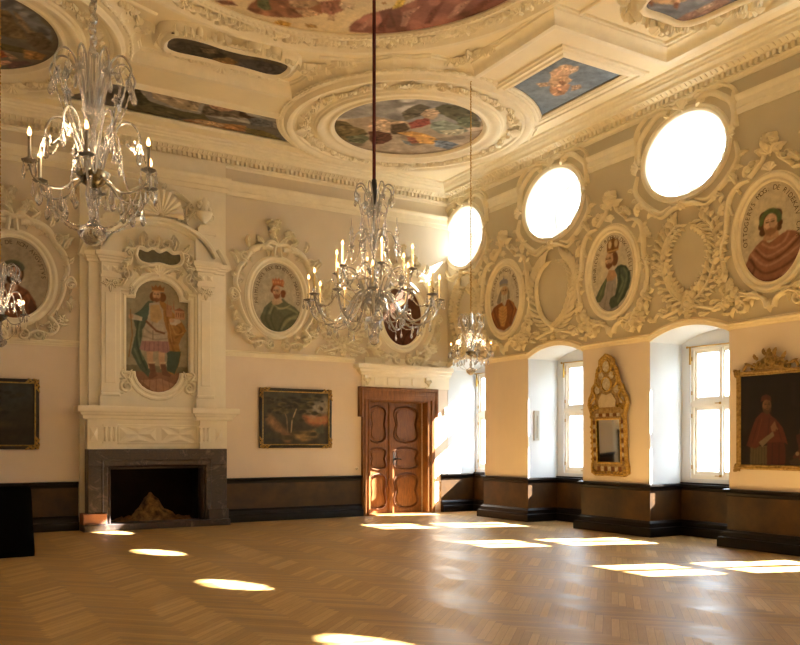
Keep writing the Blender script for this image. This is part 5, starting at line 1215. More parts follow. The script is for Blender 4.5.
# urns on the pediment ends
for x in (-.90, .90):
    u = thing('stucco_urn', 'ivory stucco urn with flowers %s the shell crest over the fireplace' % ('right of' if x > 0 else 'left of'), 'urn', (4.17+x, YB-.22, 5.93))
    obj('urn_pedestal', MB().box(x-.19, 5.20, 0, x+.19, 5.75, .22).box(x-.21, 5.75, 0, x+.21, 5.795, .24), S, om)
    obj('foot', MB().box(-.15, -.1, -.13, .15, .1, -.04).box(-.12, -.1, -.04, .12, .1, 0), S, u)
    obj('bowl', MB().lathe([(.09, 0), (.10, .02), (.04, .05), (.035, .08), (.08, .12), (.14, .18), (.17, .25), (.175, .28), (.15, .30), (.13, .29), (.0, .27)], n=24, sy=.7), S, u)
    fl = MB(); R = random.Random(6)
    for k in range(9): fl.ball((R.uniform(-.11, .11), R.uniform(-.07, .03), .31+R.uniform(0, .2)), R.uniform(.04, .06), 8, 5)
    for g in (-1, 1): fl.tube([(g*.16, 0, .26), (g*.21, 0, .22), (g*.19, 0, .14), (g*.12, 0, .13)], .017, 6)
    fl.tube([(0, -.02, .25), (0, -.02, .48), (.02, -.02, .58)], [.07, .08, .02], 8)
    obj('flowers', fl, S, u)

# ================================================================== DOUBLE DOOR
dr = thing('door_1', None, None, (9.685, YB, 0), RB, kind='structure'); x0, x1 = DX0-9.685, DX1-9.685
arc_p = [(x0, 0), (x0, DZ), (x1, DZ), (x1, 0)]
obj('architrave', MB().sweep(arc_p, [(-.02, -.1), (0, .05), (.015, .075), (.04, .08), (.055, .06), (.10, .06), (.115, .10), (.15, .105), (.165, .085), (.20, .09), (.205, 0)]), 'door_wood', dr, ang=30)
hd = MB(); hd.sweep([(x0-.20, 2.22), (x0-.20, 2.80), (x1+.20, 2.80), (x1+.20, 2.22)], [(0, .0), (0, .1), (.02, .125), (.05, .13), (.07, .10), (.09, .10), (.09, 0)])
hd.box(x0-.20, 2.62, .02, x1+.20, 2.80, .10); obj('eared_head', hd, 'door_wood', dr, ang=30)
jm = MB().box(x0-.03, 0, -.29, x0, DZ, .06).box(x1, 0, -.29, x1+.03, DZ, .06).box(x0-.03, DZ, -.29, x1+.03, DZ+.03, .06); obj('jamb_lining', jm, 'door_wood', dr)
def waved(cx, cy, w, h): 
    P = []
    for k in range(40):
        t = 2*PI*k/40; c, s = math.cos(t), math.sin(t); x = w*math.copysign(abs(c)**.35, c); y = h*math.copysign(abs(s)**.35, s)
        P.append((cx+x*(1-.10*math.cos(y/h*PI*1.5)*abs(c)), cy+y*(1+.05*math.cos(x/w*PI)*abs(s))))
    return P
mid = .66-.0
for k, (a, b) in enumerate(((x0+.005, x0+mid-.01), (x0+mid+.01, x1-.005))):
    lf = obj('door_leaf', MB().box(a, .01, -.28, b, DZ-.01, -.23), 'door_wood', dr); c = (a+b)/2; hw = (b-a)/2-.12
    st = MB(); st.prism([(a, .01), (b, .01), (b, DZ-.01), (a, DZ-.01)], [list(reversed(waved(c, cy, hw, hh))) for cy, hh in ((.52, .38), (1.27, .24), (2.06, .40))], -.23, -.195); obj('rails_and_stiles', st, 'door_wood', lf, ang=40)
    for cy, hh in ((.52, .38), (1.27, .24), (2.06, .40)):
        P = waved(c, cy, hw-.0, hh)
        pn = MB().sweep(orient(P), [(-.03, -.195), (-.02, -.18), (0, -.175), (.015, -.195), (.02, -.225)], True); obj('panel_moulding', pn, 'door_edge', lf, ang=35)
        obj('raised_panel', MB().prism(waved(c, cy, hw-.06, hh-.07), (), -.23, -.205), 'door_wood', lf, ang=35)
obj('meeting_stile', MB().box(x0+mid-.05, .01, -.20, x0+mid+.05, DZ-.01, -.17).bbox(x0+mid-.035, .05, -.17, x0+mid+.035, DZ-.05, -.16, .005), 'door_wood', dr)
hb = MB(lambda u, v, w: (u, v, w-.15)).box(x0+mid+.07, 1.12, -.045, x0+mid+.15, 1.42, -.03).ball((x0+mid+.11, 1.26, -.0), .03).tube([(x0+mid+.11, 1.26, -.03), (x0+mid+.11, 1.26, .03), (x0+mid+.22, 1.27, .035), (x0+mid+.25, 1.25, .03)], .012, 8)
obj('handle', hb, 'iron', dr)
obj('threshold', MB().box(x0, 0, -.29, x1, .012, .10), 'door_wood', dr)
# stucco entablature above the door
ov = thing('trim_door_entablature', None, None, (9.685, YB, 0), RB, kind='structure')
xa, xb = -.98, XR-9.685
obj('frieze', MB().box(xa+.02, 2.89, 0, xb, 3.2, .06), S, ov)
obj('cornice', MB().sweep([(xa, 0), (xa, .08), (xb, .08)], [(0, 3.16), (.03, 3.16), (.04, 3.20), (.09, 3.23), (.10, 3.28), (.17, 3.30), (.18, 3.37), (.16, 3.40), (0, 3.40)], f=up).box(xa, 3.16, 0, xb, 3.40, .08).box(xa+.1, 3.40, 0, xb, 3.56, .03), S, ov, ang=30)
for x in (xa+.14, .78):
    bk = MB(lambda u, v, w: (u, v, w+.06)); bk.box(x-.09, 2.90, 0, x+.09, 2.93, .05); bk.box(x-.09, 3.10, 0, x+.09, 3.15, .07); bk.scroll((x-.04, 3.06), .05, 1.2, PI/2, 1, .018, .05); bk.scroll((x+.04, 3.06), .05, 1.2, PI/2, -1, .018, .05); bk.leaf((x, 3.08), -PI/2, .15, .1, .05, 0, 3)
    obj('bracket', bk, S, ov, ang=38)
for k in range(4):
    x = xa+.44+.33*k; sw = MB(); sw.bbox(x-.12, 2.94, .06, x+.12, 3.12, .078, .012); obj('fluted_panel', sw, S, ov)
bird = MB().lathe([(.0, 0), (.05, .01), (.07, .04), (.05, .09), (.02, .13), (0, .14)], (0, 0, 0), 12, sx=1.6).tube([(.06, 0, .08), (.13, 0, .15), (.16, 0, .16)], [.03, .03, .008], 6).tube([(-.06, 0, .06), (-.2, 0, .08)], [.04, .01], 6)
tag(obj('stucco_ornament', bird, S, mat4=Matrix.Translation((10.62, YB-.10, 3.401))), 'small white stucco bird shape on the door cornice near the corner', 'ornament')

# ================================================================== FRAMED PICTURES
def landscape(cv, seed, warm):
    cv.mix(np.clip((cv.Y+.6)/1.2, 0, 1)*.6, (62, 64, 54)); R = random.Random(seed)
    W = cv.b[2]; 
    if warm:
        cv.poly([(.15, .05), (.8, .12), (.8, -.12), (.4, -.16), (.25, -.10)], (150, 84, 44), .12, .05); cv.poly([(.2, .3), (.8, .5), (.8, .12), (.3, .08)], (104, 96, 76), .15, .06)
        cv.poly([(-.1, -.3), (.2, -.26), (.5, -.22), (.55, -.4), (.2, -.5), (0, -.45)], (112, 86, 42), .08, .04); cv.poly([(.4, -.25), (.62, -.12), (.66, -.3), (.5, -.32)], (56, 60, 40), .05, .03)
        for k in range(5): cv.ell(-.6+.1*k, -.05-.1*k+.05*R.random(), .1, .12, (112, 78, 44), soft=.08, al=.7)
        cv.line([(-.12, -.3), (-.1, -.05), (.0, .2)], .014, (130, 108, 70)); cv.line([(-.2, -.3), (-.22, 0), (-.3, .2)], .012, (96, 78, 50))
    else:
        cv.poly([(.1, .1), (.9, .2), (.9, .55), (.2, .55)], (46, 52, 54), .2, .08); cv.poly([(-.8, -.3), (0, -.2), (.9, -.25), (.9, -.6), (-.8, -.6)], (40, 30, 18), .1, .05); cv.ell(.2, -.2, .3, .05, (74, 58, 36), soft=.08, al=.7)
    for k in range(24): cv.ell(R.uniform(-.75, .75), R.uniform(-.58, -.3), R.uniform(.05, .16), R.uniform(.02, .05), R.choice([(30, 26, 15), (54, 46, 24), (44, 40, 24)]), soft=.03, al=.7)
    for k in range(110):
        x = R.gauss(-.1 if warm else -.35, .34); y = R.gauss(.28, .13); cv.ell(x, y, R.uniform(.03, .09), R.uniform(.015, .045), R.choice([(34, 30, 17), (52, 46, 26), (76, 66, 36), (24, 22, 14)]), soft=.02, al=.85)
    cv.mottle(.3, .08, 5); cv.C *= 1.9 if warm else 1.3
def framed(name, loc, rot, w, h, label, paint, n, style):
    t = thing(name, label, 'painting', loc, rot); a, b = w/2, h/2; fw = .075
    cv = Canvas(-a+.06, -b+.06, a-.06, b-.06, n[0], n[1], (38, 32, 20)); paint(cv); cv.build('canvas', 'oil', None, .035, t)
    if style == 'black':
        rc = [(-a, -b), (a, -b), (a, b), (-a, b)]
        obj('frame', MB().sweep(rc, [(0, 0), (0, .05), (.015, .06), (.05, .055), (.06, .045), (.062, .03)], True), 'black_frame', t, ang=30)
        obj('inner_slip', MB().sweep(rc, [(.058, .03), (.058, .056), (.066, .06), (.078, .05), (.08, .034)], True), 'gilt', t, ang=30)
        for sx in (-1, 1):
            for sy in (-1, 1):
                c = MB(lambda u, v, ww: (u, v, ww+.052)); px, py = sx*(a-.03), sy*(b-.03)
                c.flower((px, py), .04, 6, .02)
                for k in range(4): c.leaf((px-sx*.045*k, py), (PI if sx > 0 else 0)+.5*(k % 2*2-1), .09, .045, .018, 0, 2); c.leaf((px, py-sy*.045*k), -sy*PI/2+.5*(k % 2*2-1), .09, .045, .018, 0, 2)
                obj('gilt_corner', c, 'gilt', t, ang=40)
    else:
        rc = [(-a, -b), (a, -b), (a, b), (-a, b)]
        obj('frame', MB().sweep(rc, [(0, 0), (0, .04), (.01, .06), (.03, .065), (.045, .05), (.055, .05), (.065, .06), (.075, .045), (.078, .034)], True), 'gilt_matte', t, ang=30)
        for sx in (-1, 1):
            for sy in (-1, 1):
                c = MB(lambda u, v, ww: (u, v, ww+.03)); c.flower((sx*(a-.03), sy*(b-.03)), .07, 6, .05); c.leaf((sx*(a-.02), sy*(b-.02)), math.atan2(sy, sx), .09, .07, .04); obj('corner_ornament', c, 'gilt_matte', t, ang=40)
        c = MB(lambda u, v, ww: (u, v+b-.01, ww+.025))
        c.prism([(-.3, 0), (.3, 0), (.22, .06), (.16, .16), (.07, .22), (0, .27), (-.07, .22), (-.16, .16), (-.22, .06)], (), -.02, .02)
        c.ball((0, .12, .03), .045, 10, 6); c.stroke(ell(0, .12, .055, .07, 20)+[(.055, .12)], .014, .05, w0=.02)
        for g in (-1, 1):
            c.scroll((g*.15, .10), .07, 1.3, 0, g, .018, .05, .02); c.scroll((g*.28, .05), .06, 1.3, PI/2, g, .016, .05); c.stroke(bez([(g*.30, .08), (g*.40, .10), (g*.46, .02)], 6), .018, .045)
            c.leaf((g*.06, .22), PI/2-g*.6, .12, .06, .04, g*.5, 2, .02); c.leaf((g*.20, .16), PI/2-g*.8, .12, .06, .04, g*.5, 2, .02); c.leaf((g*.34, .08), PI/2-g*.9, .12, .05, .04, -g*.5, 2)
        c.leaf((0, .22), PI/2, .11, .07, .05, 0, 2, .02)
        obj('crest', c, 'gilt_matte', t, ang=40)
    return t
framed('framed_painting', (7.14, YB-.004, 2.155), RB, 1.66, 1.26, 'framed dark landscape painting with an orange evening sky between fireplace and door', lambda cv: landscape(cv, 3, True), (130, 96), 'black')
framed('framed_painting', (1.23, YB-.004, 2.145), RB, 1.66, 1.27, 'framed nearly black landscape painting left of the fireplace, cut by the left edge', lambda cv: landscape(cv, 8, False), (110, 84), 'black')
def bishop(cv):
    cv.mix(np.full(cv.X.shape, 1.), (27, 20, 14)); cv.mottle(.3, .3, 7)
    A = mapper(205, 345, .0036, .0035)
    cv.poly(A((60, 170), (110, 160), (100, 300), (90, 400), (60, 420)), (38, 26, 18), .05, .02)
    cv.poly(A((110, 460), (190, 455), (200, 600), (105, 600)), (108, 92, 60), wob=.01); m = cv.mask.copy(); folds(cv, m, [A((125+13*k, 462), (118+15*k, 600)) for k in range(6)], .006, (62, 50, 32))
    cv.poly(A((190, 400), (255, 400), (275, 470), (268, 600), (188, 600)), (98, 30, 18), wob=.01); m = cv.mask.copy(); folds(cv, m, [A((215, 420), (210, 600)), A((245, 430), (242, 600))], .009, (52, 14, 10))
    cv.poly(A((165, 312), (135, 340), (110, 400), (90, 455), (130, 468), (165, 450), (215, 440), (260, 440), (285, 450), (262, 380), (225, 340), (200, 318)), (118, 44, 26), wob=.01); m = cv.mask.copy(); folds(cv, m, [A((150, 345), (120, 440)), A((200, 340), (190, 440)), A((235, 370), (255, 430))], .01, (70, 20, 14)); folds(cv, m, [A((165, 340), (140, 430))], .008, (156, 74, 46))
    cv.poly(A((150, 440), (215, 395), (222, 412), (185, 445), (165, 462)), (150, 132, 96), wob=.008); cv.poly(A((205, 375), (225, 350), (232, 372), (228, 395), (210, 395)), (160, 112, 74))
    cv.line(A((222, 365), (236, 385)), .012, (160, 112, 74))
    face(cv, *A((188, 285))[0], .15, .21, (156, 106, 68), (96, 66, 42), True, .05); cv.poly(A((158, 268), (165, 242), (185, 236), (205, 245), (210, 265), (185, 258)), (112, 46, 28))
    cv.poly(A((320, 410), (350, 400), (370, 440), (370, 560), (320, 540), (305, 500), (330, 470)), (104, 38, 24), wob=.01); face(cv, *A((352, 395))[0], .12, .17, (140, 92, 60)); cv.poly(A((290, 520), (330, 500), (345, 560), (300, 590)), (66, 50, 34), wob=.02)
    cv.ell(*A((325, 488))[0], .03, .03, (176, 140, 100)); cv.poly(A((295, 190), (320, 190), (322, 290), (298, 285)), (42, 32, 22), .05)
framed('framed_painting', (XR-.004, 7.78, 1.965), RR, 1.17, 1.50, 'gilt framed portrait of a cleric in red cape on the right pier', bishop, (110, 140), 'gilt')

# ================================================================== BAROQUE MIRROR
mr = thing('wall_mirror', 'tall gilt mirror with tapering mosaic crest on the pier between two windows', 'mirror', (XR+.045, 11.05, 0), (PI/2+math.radians(2.6), 0, -PI/2))
half = [(.0, 1.04), (.36, 1.03), (.46, 1.08), (.46, 1.20), (.425, 1.32), (.425, 2.06), (.43, 2.14), (.46, 2.22), (.50, 2.34), (.47, 2.46), (.41, 2.54), (.38, 2.66), (.31, 2.72), (.27, 2.86), (.24, 2.98), (.18, 3.04), (.17, 3.14), (.09, 3.20), (0, 3.24)]
outl = [(-x*.98, y) for x, y in reversed(half[1:-1])]; outl = orient([(x*.98, y) for x, y in half]+outl)
plate = [(-.285, 1.28), (.285, 1.28), (.285, 2.05), (-.285, 2.05)]
obj('frame', MB().prism(outl, [list(reversed(plate))], 0, .05), mat('mirror_frame_ochre', (176, 150, 100), .45, 0, 16, c2=(120, 92, 52), metal=.3), mr, ang=30)
obj('edge_moulding', MB().sweep(outl, [(-.012, 0), (-.012, .06), (.0, .075), (.02, .075), (.03, .05)], True), 'gilt', mr, ang=40)
obj('mirror_plate', MB().box(-.285, 1.28, .02, .285, 2.05, .03), 'mirror', mr)
obj('plate_moulding', MB().sweep(plate, [(0, .03), (0, .06), (-.015, .07), (-.03, .06), (-.035, .05)], True), 'gilt', mr, ang=40)
ins = mat('mother_of_pearl_inlay', (206, 196, 172), .25, 0, 20, c2=(160, 146, 120)); tile = mat('tortoiseshell_inlay', (120, 72, 36), .3, .2, 20)
for k in range(9):
    for g in (-1, 1):
        y = 1.30+.085*k; obj('inlay', MB().bbox(g*.355-.035, y, .05, g*.355+.035, y+.065, .06, .006), ins if k % 2 else tile, mr)
for k in range(7): obj('inlay', MB().bbox(-.30+.088*k, 1.11, .05, -.23+.088*k, 1.20, .06, .006), ins if k % 2 else tile, mr); obj('inlay', MB().bbox(-.30+.088*k, 2.11, .05, -.23+.088*k, 2.17, .06, .006), tile if k % 2 else ins, mr)
for x, y, r in ((0, 3.02, .085), (-.13, 2.86, .06), (.13, 2.86, .06), (0, 2.70, .10), (-.24, 2.60, .06), (.24, 2.60, .06), (-.36, 2.40, .05), (.36, 2.40, .05)):
    obj('inlay', MB(lambda u, v, w: (u, v, w+.045)).prism(ell(x, y, r, r*1.15, 18), (), 0, .015), ins, mr)
obj('inlay', MB().prism([(-.2, 2.28), (.2, 2.28), (.22, 2.40), (.12, 2.54), (0, 2.50), (-.12, 2.54), (-.22, 2.40)], (), .045, .062), mat('inlay_pale', (200, 184, 156), .25, .1, 10), mr)
gs = MB(lambda u, v, w: (u, v, w+.05)); R = random.Random(9)
for g in (-1, 1):
    gs.stroke(bez([(g*.03, 3.18), (g*.14, 3.08), (g*.12, 2.94), (g*.22, 2.90), (g*.26, 2.74), (g*.18, 2.64)], 7), .016, .03); gs.stroke(bez([(g*.36, 2.60), (g*.30, 2.48), (g*.42, 2.34), (g*.44, 2.22)], 7), .018, .03); gs.scroll((g*.28, 2.30), .05, 1.3, 0, g, .014, .03); gs.scroll((g*.40, 2.26), .05, 1.3, 0, g, .014, .03)
    for q in ((.40, 1.12), (.43, 2.34), (.34, 2.62), (.22, 2.88), (.40, 2.12)): gs.flower((g*q[0], q[1]), .045, 6, .035)
    for k in range(8): gs.leaf((g*.43, 1.2+.1*k), PI/2+g*.3, .07, .035, .03); 
    for k in range(4): gs.leaf((g*(.1+.08*k), 1.07), PI/2-g*1.1, .08, .04, .03, g*.5, 2)
gs.stroke(ell(0, 3.02, .10, .115, 24)+[(.10, 3.02)], .012, .03); gs.stroke(ell(0, 2.70, .115, .13, 24)+[(.115, 2.7)], .012, .03); gs.leaf((0, 3.14), PI/2, .12, .1, .04, 0, 3); gs.flower((0, 1.08), .05, 6, .03)
obj('gilt_scrollwork', gs, 'gilt', mr, ang=40)

# ================================================================== SMALL THINGS
sw = thing('light_switch', 'small pale switch box on the white wall right of the door', 'switch', (10.98, YB, 2.38), RB); obj('plate', MB().bbox(-.045, -.06, 0, .045, .06, .03, .004), 'grey_plastic', sw); obj('rocker', MB().bbox(-.02, -.03, .03, .02, .03, .038, .003), 'white_plastic', sw)
sk = thing('wall_socket', 'small round wall button left of the door above the wainscot', 'switch', (8.62, YB, 1.06), RB); obj('plate', MB().knob((0, 0), .04, 0, .4), 'white_plastic', sk); obj('button', MB().knob((0, 0), .018, .012, .6), 'grey_plastic', sk)
tb = thing('thermometer_board', 'narrow grey-brown board hanging on the white reveal of the middle window niche', 'thermometer', (11.27, 13.42, 1.99), RB); obj('board', MB().bbox(-.07, -.31, 0, .07, .31, .03, .005), 'grey_plastic', tb); obj('tube', MB().tube([(0, -.22, .034), (0, .2, .034)], .006, 6).ball((0, -.24, .034), .012), 'silver', tb)
# black draped upright at the left edge
bx = thing('covered_piano', 'upright shape under a black cloth at the lower left edge', 'piano', (1.0, 13.3, 0))
c = MB(); N = 44; rows = [(0, .56, .46), (.06, .565, .465), (.5, .545, .445), (.93, .53, .43), (.985, .52, .42), (1.0, .49, .39)]
R = random.Random(2); ph = [R.uniform(-.6, .6) for _ in range(N)]
for z, hx, hy in rows:
    for k in range(N):
        t_ = 2*PI*k/N; co, si = math.cos(t_), math.sin(t_); x = hx*math.copysign(abs(co)**.16, co); y = hy*math.copysign(abs(si)**.16, si); f = 1+(.028*math.sin(5*t_*1.6+ph[k]*.7)+.018*math.sin(11*t_))*(1-z)**.7
        c.v.append((x*f, y*f, z+.002))
for i in range(len(rows)-1):
    for k in range(N): c.f.append((i*N+k, i*N+(k+1) % N, (i+1)*N+(k+1) % N, (i+1)*N+k))
c.f.append(tuple((len(rows)-1)*N+k for k in range(N)))
obj('cloth', c, 'cloth', bx, ang=60)
ft = MB(); [ft.box(sx*.44-.04, sy*.34-.04, 0, sx*.44+.04, sy*.34+.04, .04) for sx in (-1, 1) for sy in (-1, 1)]; obj('case', ft.box(-.46, -.36, .04, .46, .36, .97), 'black_wood', bx)
# ================================================================== CHANDELIERS
def drop(L=.09, r=.018):   # faceted almond pendant hanging from its origin
    return MB().lathe([(.002, 0), (.004, -.012), (.010, -.018), (.003, -.026), (r*.5, -L*.45), (r, -L*.72), (r*.6, -L*.92), (.001, -L)], n=6, sy=.6)
def bead_tube(pts, r, per=3, n=6):
    return MB().tube(pts, [r*(.35+.65*abs(math.sin(PI*k/per))) for k in range(len(pts))], n)
def sag(a, b, d, n=24):
    a, b = Vector(a), Vector(b); return [a.lerp(b, k/n)+Vector((0, 0, -d*4*(k/n)*(1-k/n))) for k in range(n+1)]
_mesh = {}
def shared(name, key, make, m, parent, ang=40):
    if key in _mesh:
        o = bpy.data.objects.new(name, _mesh[key]); COL.objects.link(o); o.parent = parent; return o
    o = obj(name, make(), m, parent, ang=ang); _mesh[key] = o.data; return o
def candle_set(arm, r, z, h, key, pan=.055, ndrop=4, dl=.10):
    shared('drip_pan', key+'pan', lambda: MB().lathe([(.004, -.03), (.014, -.025), (.012, -.01), (pan*.6, -.004), (pan, .008), (pan*1.02, .012), (pan*.5, .006), (.016, .006), (.019, .03), (.0, .03)], n=18, fl=(9, .05)), 'crystal', arm).location = (r, 0, z)
    shared('candle', key+'can', lambda: MB().lathe([(.0115, .02), (.011, h), (.004, h+.003)], n=10), 'candle_grey' if key == 's' else 'candle', arm).location = (r, 0, z)
    b = shared('flame_bulb', key+'fl', lambda: MB().lathe([(.004, 0), (.012, .012), (.0145, .024), (.010, .042), (.001, .062)], n=10), 'bulb', arm); b.location = (r, 0, z+h)
    for k in range(ndrop):
        a = 2*PI*k/ndrop+.4; d = shared('pendant', key+'drop', lambda: drop(dl, .016), 'crystal', arm); d.location = (r+pan*math.cos(a), pan*math.sin(a), z+.004); d.rotation_euler = (0, 0, a)
def spread(first, parent, n):
    """copies of one finished arm turned round the shaft"""
    for k in range(1, n):
        c = copy_tree(first, parent); c.rotation_euler = (0, 0, first.rotation_euler.z+2*PI*k/n)
def arm_obj(name, pts, r, parent, key, rot=0., m='glass_arm'):
    o = obj(name, MB().tube(bez(pts, 6), r, 8), m, parent); o.rotation_euler = (0, 0, rot); return o

def rosette(arm, x, z, r=.045):   # cut-glass flower, petals facing outwards
    m_ = MB(lambda u, v, w: (x+w, u, z+v))
    for k in range(6): m_.leaf((0, 0), 2*PI*k/6, r, r*.8, .012)
    m_.knob((0, 0), r*.3, .004); return obj('glass_flower', m_, 'crystal', arm)
# ---- great chandelier
gc = thing('chandelier', 'great crystal chandelier of many candles on a dark red rope, centre of the hall', 'chandelier', (4.75, 8.60, 2.80))
prof = [(.002, -.03), (.03, -.02), (.055, .02), (.06, .06), (.045, .10), (.015, .13), (.02, .16), (.06, .22), (.10, .27), (.11, .30), (.05, .31), (.022, .33), (.03, .38), (.05, .42), (.10, .47), (.145, .52), (.15, .545), (.06, .55), (.03, .58), (.028, .66), (.05, .72), (.032, .78), (.07, .83), (.10, .87), (.05, .89), (.022, .92), (.022, 1.05), (.04, 1.10), (.022, 1.16), (.05, 1.22), (.06, 1.26), (.02, 1.30), (.018, 1.45), (.04, 1.52), (.065, 1.57), (.07, 1.60), (.03, 1.62), (.016, 1.66), (.016, 1.86), (.0, 1.87)]
obj('shaft', MB().lathe(prof, n=20, fl=(10, .04)), 'crystal', gc)
obj('core_rod', MB().tube([(0, 0, .3), (0, 0, 1.9)], .011, 8), 'silver', gc)
obj('rope_socket', MB().lathe([(.0, 1.62), (.025, 1.64), (.035, 1.70), (.028, 1.80), (.036, 1.86), (.03, 1.93), (.0, 1.96)], n=14), 'iron', gc)
obj('rope', MB().tube([(0, 0, 1.93), (0, 0, 4.92)], .021, 8), 'red_rope', gc)
obj('ceiling_rose', MB().lathe([(.0, 4.86), (.05, 4.87), (.10, 4.90), (.12, 4.935), (.0, 4.935)], n=20), 'brass', gc)
a = arm_obj('arm', [(.08, 0, .50), (.15, 0, .60), (.24, 0, .54), (.36, 0, .33), (.52, 0, .22), (.70, 0, .30), (.775, 0, .48)], .0125, gc, 'ga')
candle_set(a, .775, .50, .25, 'g', .062, 4, .11)
s_ = obj('pendant_string', bead_tube(sag((.15, 0, .59), (.52, 0, .205), .14), .008), 'crystal', a)
for x, z in ((.36, .33), (.52, .21), (.66, .26)): shared('pendant', 'gdrop2', lambda: drop(.12, .02), 'crystal', a).location = (x, 0, z-.01)
st = obj('garland', bead_tube(sag((.775, 0, .50), (.775*math.cos(PI/6), .775*math.sin(PI/6), .50), .15, 22), .009), 'crystal', a)
lf = obj('glass_leaf', MB().tube(bez([(.10, 0, .52), (.22, 0, .80), (.34, 0, .86), (.40, 0, .78), (.36, 0, .72)], 6), [.010-.00028*k for k in range(25)], 6), 'glass_arm', a)
rosette(a, .355, .74); rosette(a, .775, .555, .035)
spread(a, gc, 12)
b = arm_obj('arm', [(.05, 0, .84), (.12, 0, .94), (.20, 0, .88), (.30, 0, .72), (.42, 0, .70), (.475, 0, .82)], .011, gc, 'gb', .2)
candle_set(b, .475, .84, .24, 'h', .055, 3, .10)
obj('garland', bead_tube(sag((.475, 0, .84), (.475*math.cos(PI/3), .475*math.sin(PI/3), .84), .16, 22), .009), 'crystal', b)
obj('pendant_string', bead_tube(sag((.475, 0, .80), (.10, 0, .50), .10, 26), .008), 'crystal', b)
spread(b, gc, 6)
c = arm_obj('spire_arm', [(.03, 0, 1.10), (.10, 0, 1.30), (.20, 0, 1.30), (.27, 0, 1.16)], .010, gc, 'gc', .5)
shared('spire', 'spire', lambda: MB().lathe([(.002, -.20), (.006, -.19), (.008, -.03), (.03, -.01), (.045, .005), (.02, .01), (.012, .04), (.028, .08), (.022, .12), (.032, .15), (.014, .17), (.022, .20), (.008, .23), (.003, .33), (.0, .34)], n=8), 'crystal', c).location = (.27, 0, 1.15)
for k in range(3):
    d = shared('pendant', 'sd', lambda: drop(.09, .015), 'crystal', c); an = 2*PI*k/3; d.location = (.27+.043*math.cos(an), .043*math.sin(an), 1.155)
obj('pendant_string', bead_tube(sag((.27, 0, 1.13), (.475, 0, .84), .06, 20), .008), 'crystal', c)
spread(c, gc, 6)
d = arm_obj('plume', [(.04, 0, 1.60), (.08, 0, 1.74), (.15, 0, 1.86), (.22, 0, 1.84), (.24, 0, 1.76), (.20, 0, 1.72)], .009, gc, 'gd')
shared('pendant', 'gp', lambda: drop(.12, .02), 'crystal', d).location = (.235, 0, 1.75)
obj('glass_leaf', MB().tube(bez([(.05, 0, 1.58), (.13, 0, 1.52), (.17, 0, 1.60), (.13, 0, 1.66)], 6), [.02-.0008*k for k in range(19)], 6, .4), 'crystal', d)
rosette(d, .20, 1.70, .04)
obj('pendant_string', bead_tube(sag((.20, 0, 1.72), (.06, 0, 1.24), .05, 26), .008), 'crystal', d)
spread(d, gc, 8)
for k in range(10):
    an = 2*PI*k/10
    e = shared('bowl_pendant', 'be', lambda: drop(.14, .022), 'crystal', gc); e.location = (.145*math.cos(an), .145*math.sin(an), .53)
    if k % 2 == 0:
        e = shared('bowl_pendant', 'be', None, None, gc); e.location = (.10*math.cos(an), .10*math.sin(an), .29)
        e = shared('basket_string', 'bs', lambda: bead_tube(sag((.14, 0, .53), (.055, 0, .05), .0, 24), .009), 'crystal', gc); e.rotation_euler = (0, 0, an)
def lamp(loc, w):
    l = bpy.data.lights.new('candle_glow', 'POINT'); l.energy = w*LAMP; l.color = (1, .72, .44); l.shadow_soft_size = .05
    o = bpy.data.objects.new('candle_glow', l); COL.objects.link(o); o.location = loc
for k in range(6): lamp((4.75+.62*math.cos(k*PI/3+.3), 8.6+.62*math.sin(k*PI/3+.3), 3.78), 14)

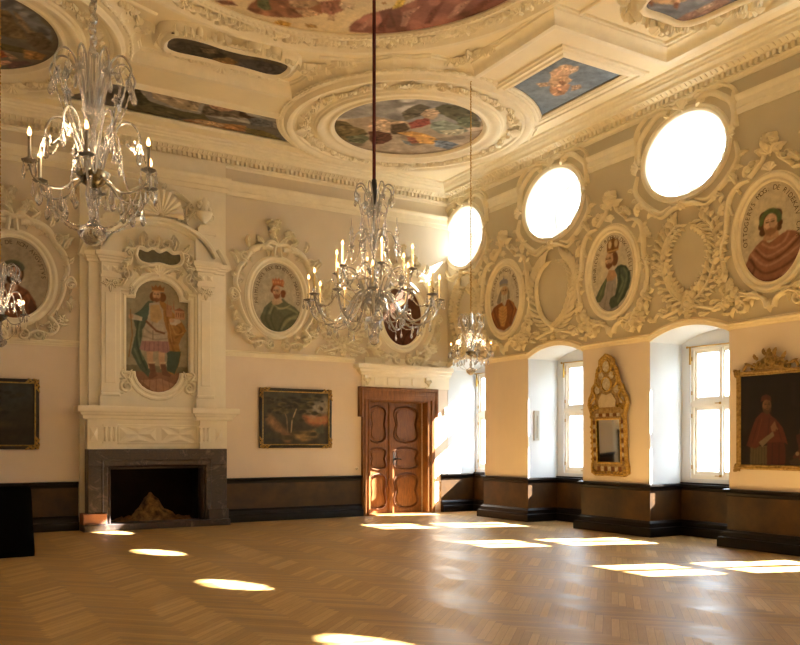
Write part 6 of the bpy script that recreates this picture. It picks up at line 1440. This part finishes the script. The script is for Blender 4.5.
# ---- smaller chandeliers
def small(loc, s, label, suspension):
    t = thing('chandelier', label, 'chandelier', loc); t.scale = (s, s, s)
    obj_ = shared('shaft', 'ssh', lambda: MB().lathe([(.002, -.0), (.04, .01), (.085, .05), (.10, .09), (.085, .12), (.04, .15), (.02, .18), (.035, .22), (.02, .26), (.022, .34), (.04, .37), (.02, .40), (.02, .52), (.035, .56), (.02, .60), (.016, .80), (.03, .86), (.06, .90), (.075, .94), (.07, .95), (.02, .96), (.016, 1.32), (.0, 1.33)], n=18, fl=(9, .05)), 'crystal', t)
    shared('bowl', 'sbo', lambda: MB().lathe([(.0, .39), (.03, .40), (.075, .43), (.11, .48), (.115, .50), (.108, .50), (.07, .47), (.0, .46)], n=24), 'silver', t)
    if 'sarm' not in _mesh:
        a = arm_obj('arm', [(.06, 0, .47), (.13, 0, .43), (.20, 0, .36), (.30, 0, .345), (.40, 0, .38), (.43, 0, .46)], .0075, t, 's', .25)
        candle_set(a, .43, .475, .17, 's', .05, 4, .11)
        for x, z in ((.14, .42), (.22, .35), (.29, .34), (.37, .36)): shared('pendant', 'sdd', lambda: drop(.16, .026), 'crystal', a).location = (x, 0, z)
        obj('pendant_string', bead_tube(sag((.36, 0, .36), (.07, 0, .12), .08, 22), .008), 'crystal', a)
        spread(a, t, 6)
        p = arm_obj('plume', [(.05, 0, .50), (.10, 0, .66), (.17, 0, .84), (.26, 0, .86), (.31, 0, .76), (.27, 0, .68), (.22, 0, .72)], .008, t, 'sp', .75)
        shared('pendant', 'spd', lambda: drop(.15, .024), 'crystal', p).location = (.305, 0, .72)
        obj('glass_leaf', MB().tube(bez([(.04, 0, .5), (.07, 0, .62), (.13, 0, .66), (.12, 0, .58)], 6), [.018-.0006*k for k in range(19)], 6, .4), 'crystal', p)
        rosette(p, .27, .70, .05); obj('pendant_string', bead_tube(sag((.30, 0, .78), (.43, 0, .49), .07, 20), .009), 'crystal', p)
        spread(p, t, 6)
        q = arm_obj('crown_plume', [(.05, 0, .94), (.09, 0, 1.10), (.14, 0, 1.26), (.22, 0, 1.29), (.28, 0, 1.20), (.26, 0, 1.12)], .008, t, 'sq')
        shared('pendant', 'sqd', lambda: drop(.14, .026), 'crystal', q).location = (.275, 0, 1.16)
        shared('pendant', 'sqd', None, None, q).location = (.18, 0, 1.265)
        obj('glass_rod', MB().tube([(.04, 0, .94), (.06, 0, 1.12), (.09, 0, 1.30)], .006, 6), 'crystal', q)
        rosette(q, .25, 1.11, .05); obj('pendant_string', bead_tube(sag((.25, 0, 1.10), (.05, 0, .60), .04, 30), .009), 'crystal', q)
        spread(q, t, 9)
        _mesh['sarm'] = list(t.children)[2:]
    else:
        for ch in _mesh['sarm']: copy_tree(ch, t)
    top = (ZC-loc[2])/s+(.0 if suspension == 'chain' else 0)
    n = int((top-1.3)/.018)
    if suspension == 'crystal': obj('crystal_chain', MB().tube([(.005*math.cos(k*.9), .005*math.sin(k*.9), 1.3+(top+.17/s-1.3)*k/n) for k in range(n+1)], [.016+.012*abs(math.sin(k*PI/4)) for k in range(n+1)], 8), 'crystal', t)
    else: obj('chain', MB().tube([(.004*math.cos(k*1.3), .004*math.sin(k*1.3), 1.3+(top-1.3)*k/n) for k in range(n+1)], [.007+.009*abs(math.sin(k*PI/3)) for k in range(n+1)], 6), 'brass', t)
    for k in range(3): lamp((loc[0]+.3*s*math.cos(k*2*PI/3), loc[1]+.3*s*math.sin(k*2*PI/3), loc[2]+.72*s), 7*s)
    return t
small((1.10, 6.0, 2.97), 1.0, 'crystal chandelier with six lit candles at upper left in front of the fireplace', 'crystal')
small((8.05, 11.25, 2.75), .78, 'small crystal chandelier on a thin gold chain near the corner windows', 'chain')
small((.98, 11.35, 2.80), .80, 'crystal chandelier cut by the left edge before the laurel-wreathed portrait', 'chain')
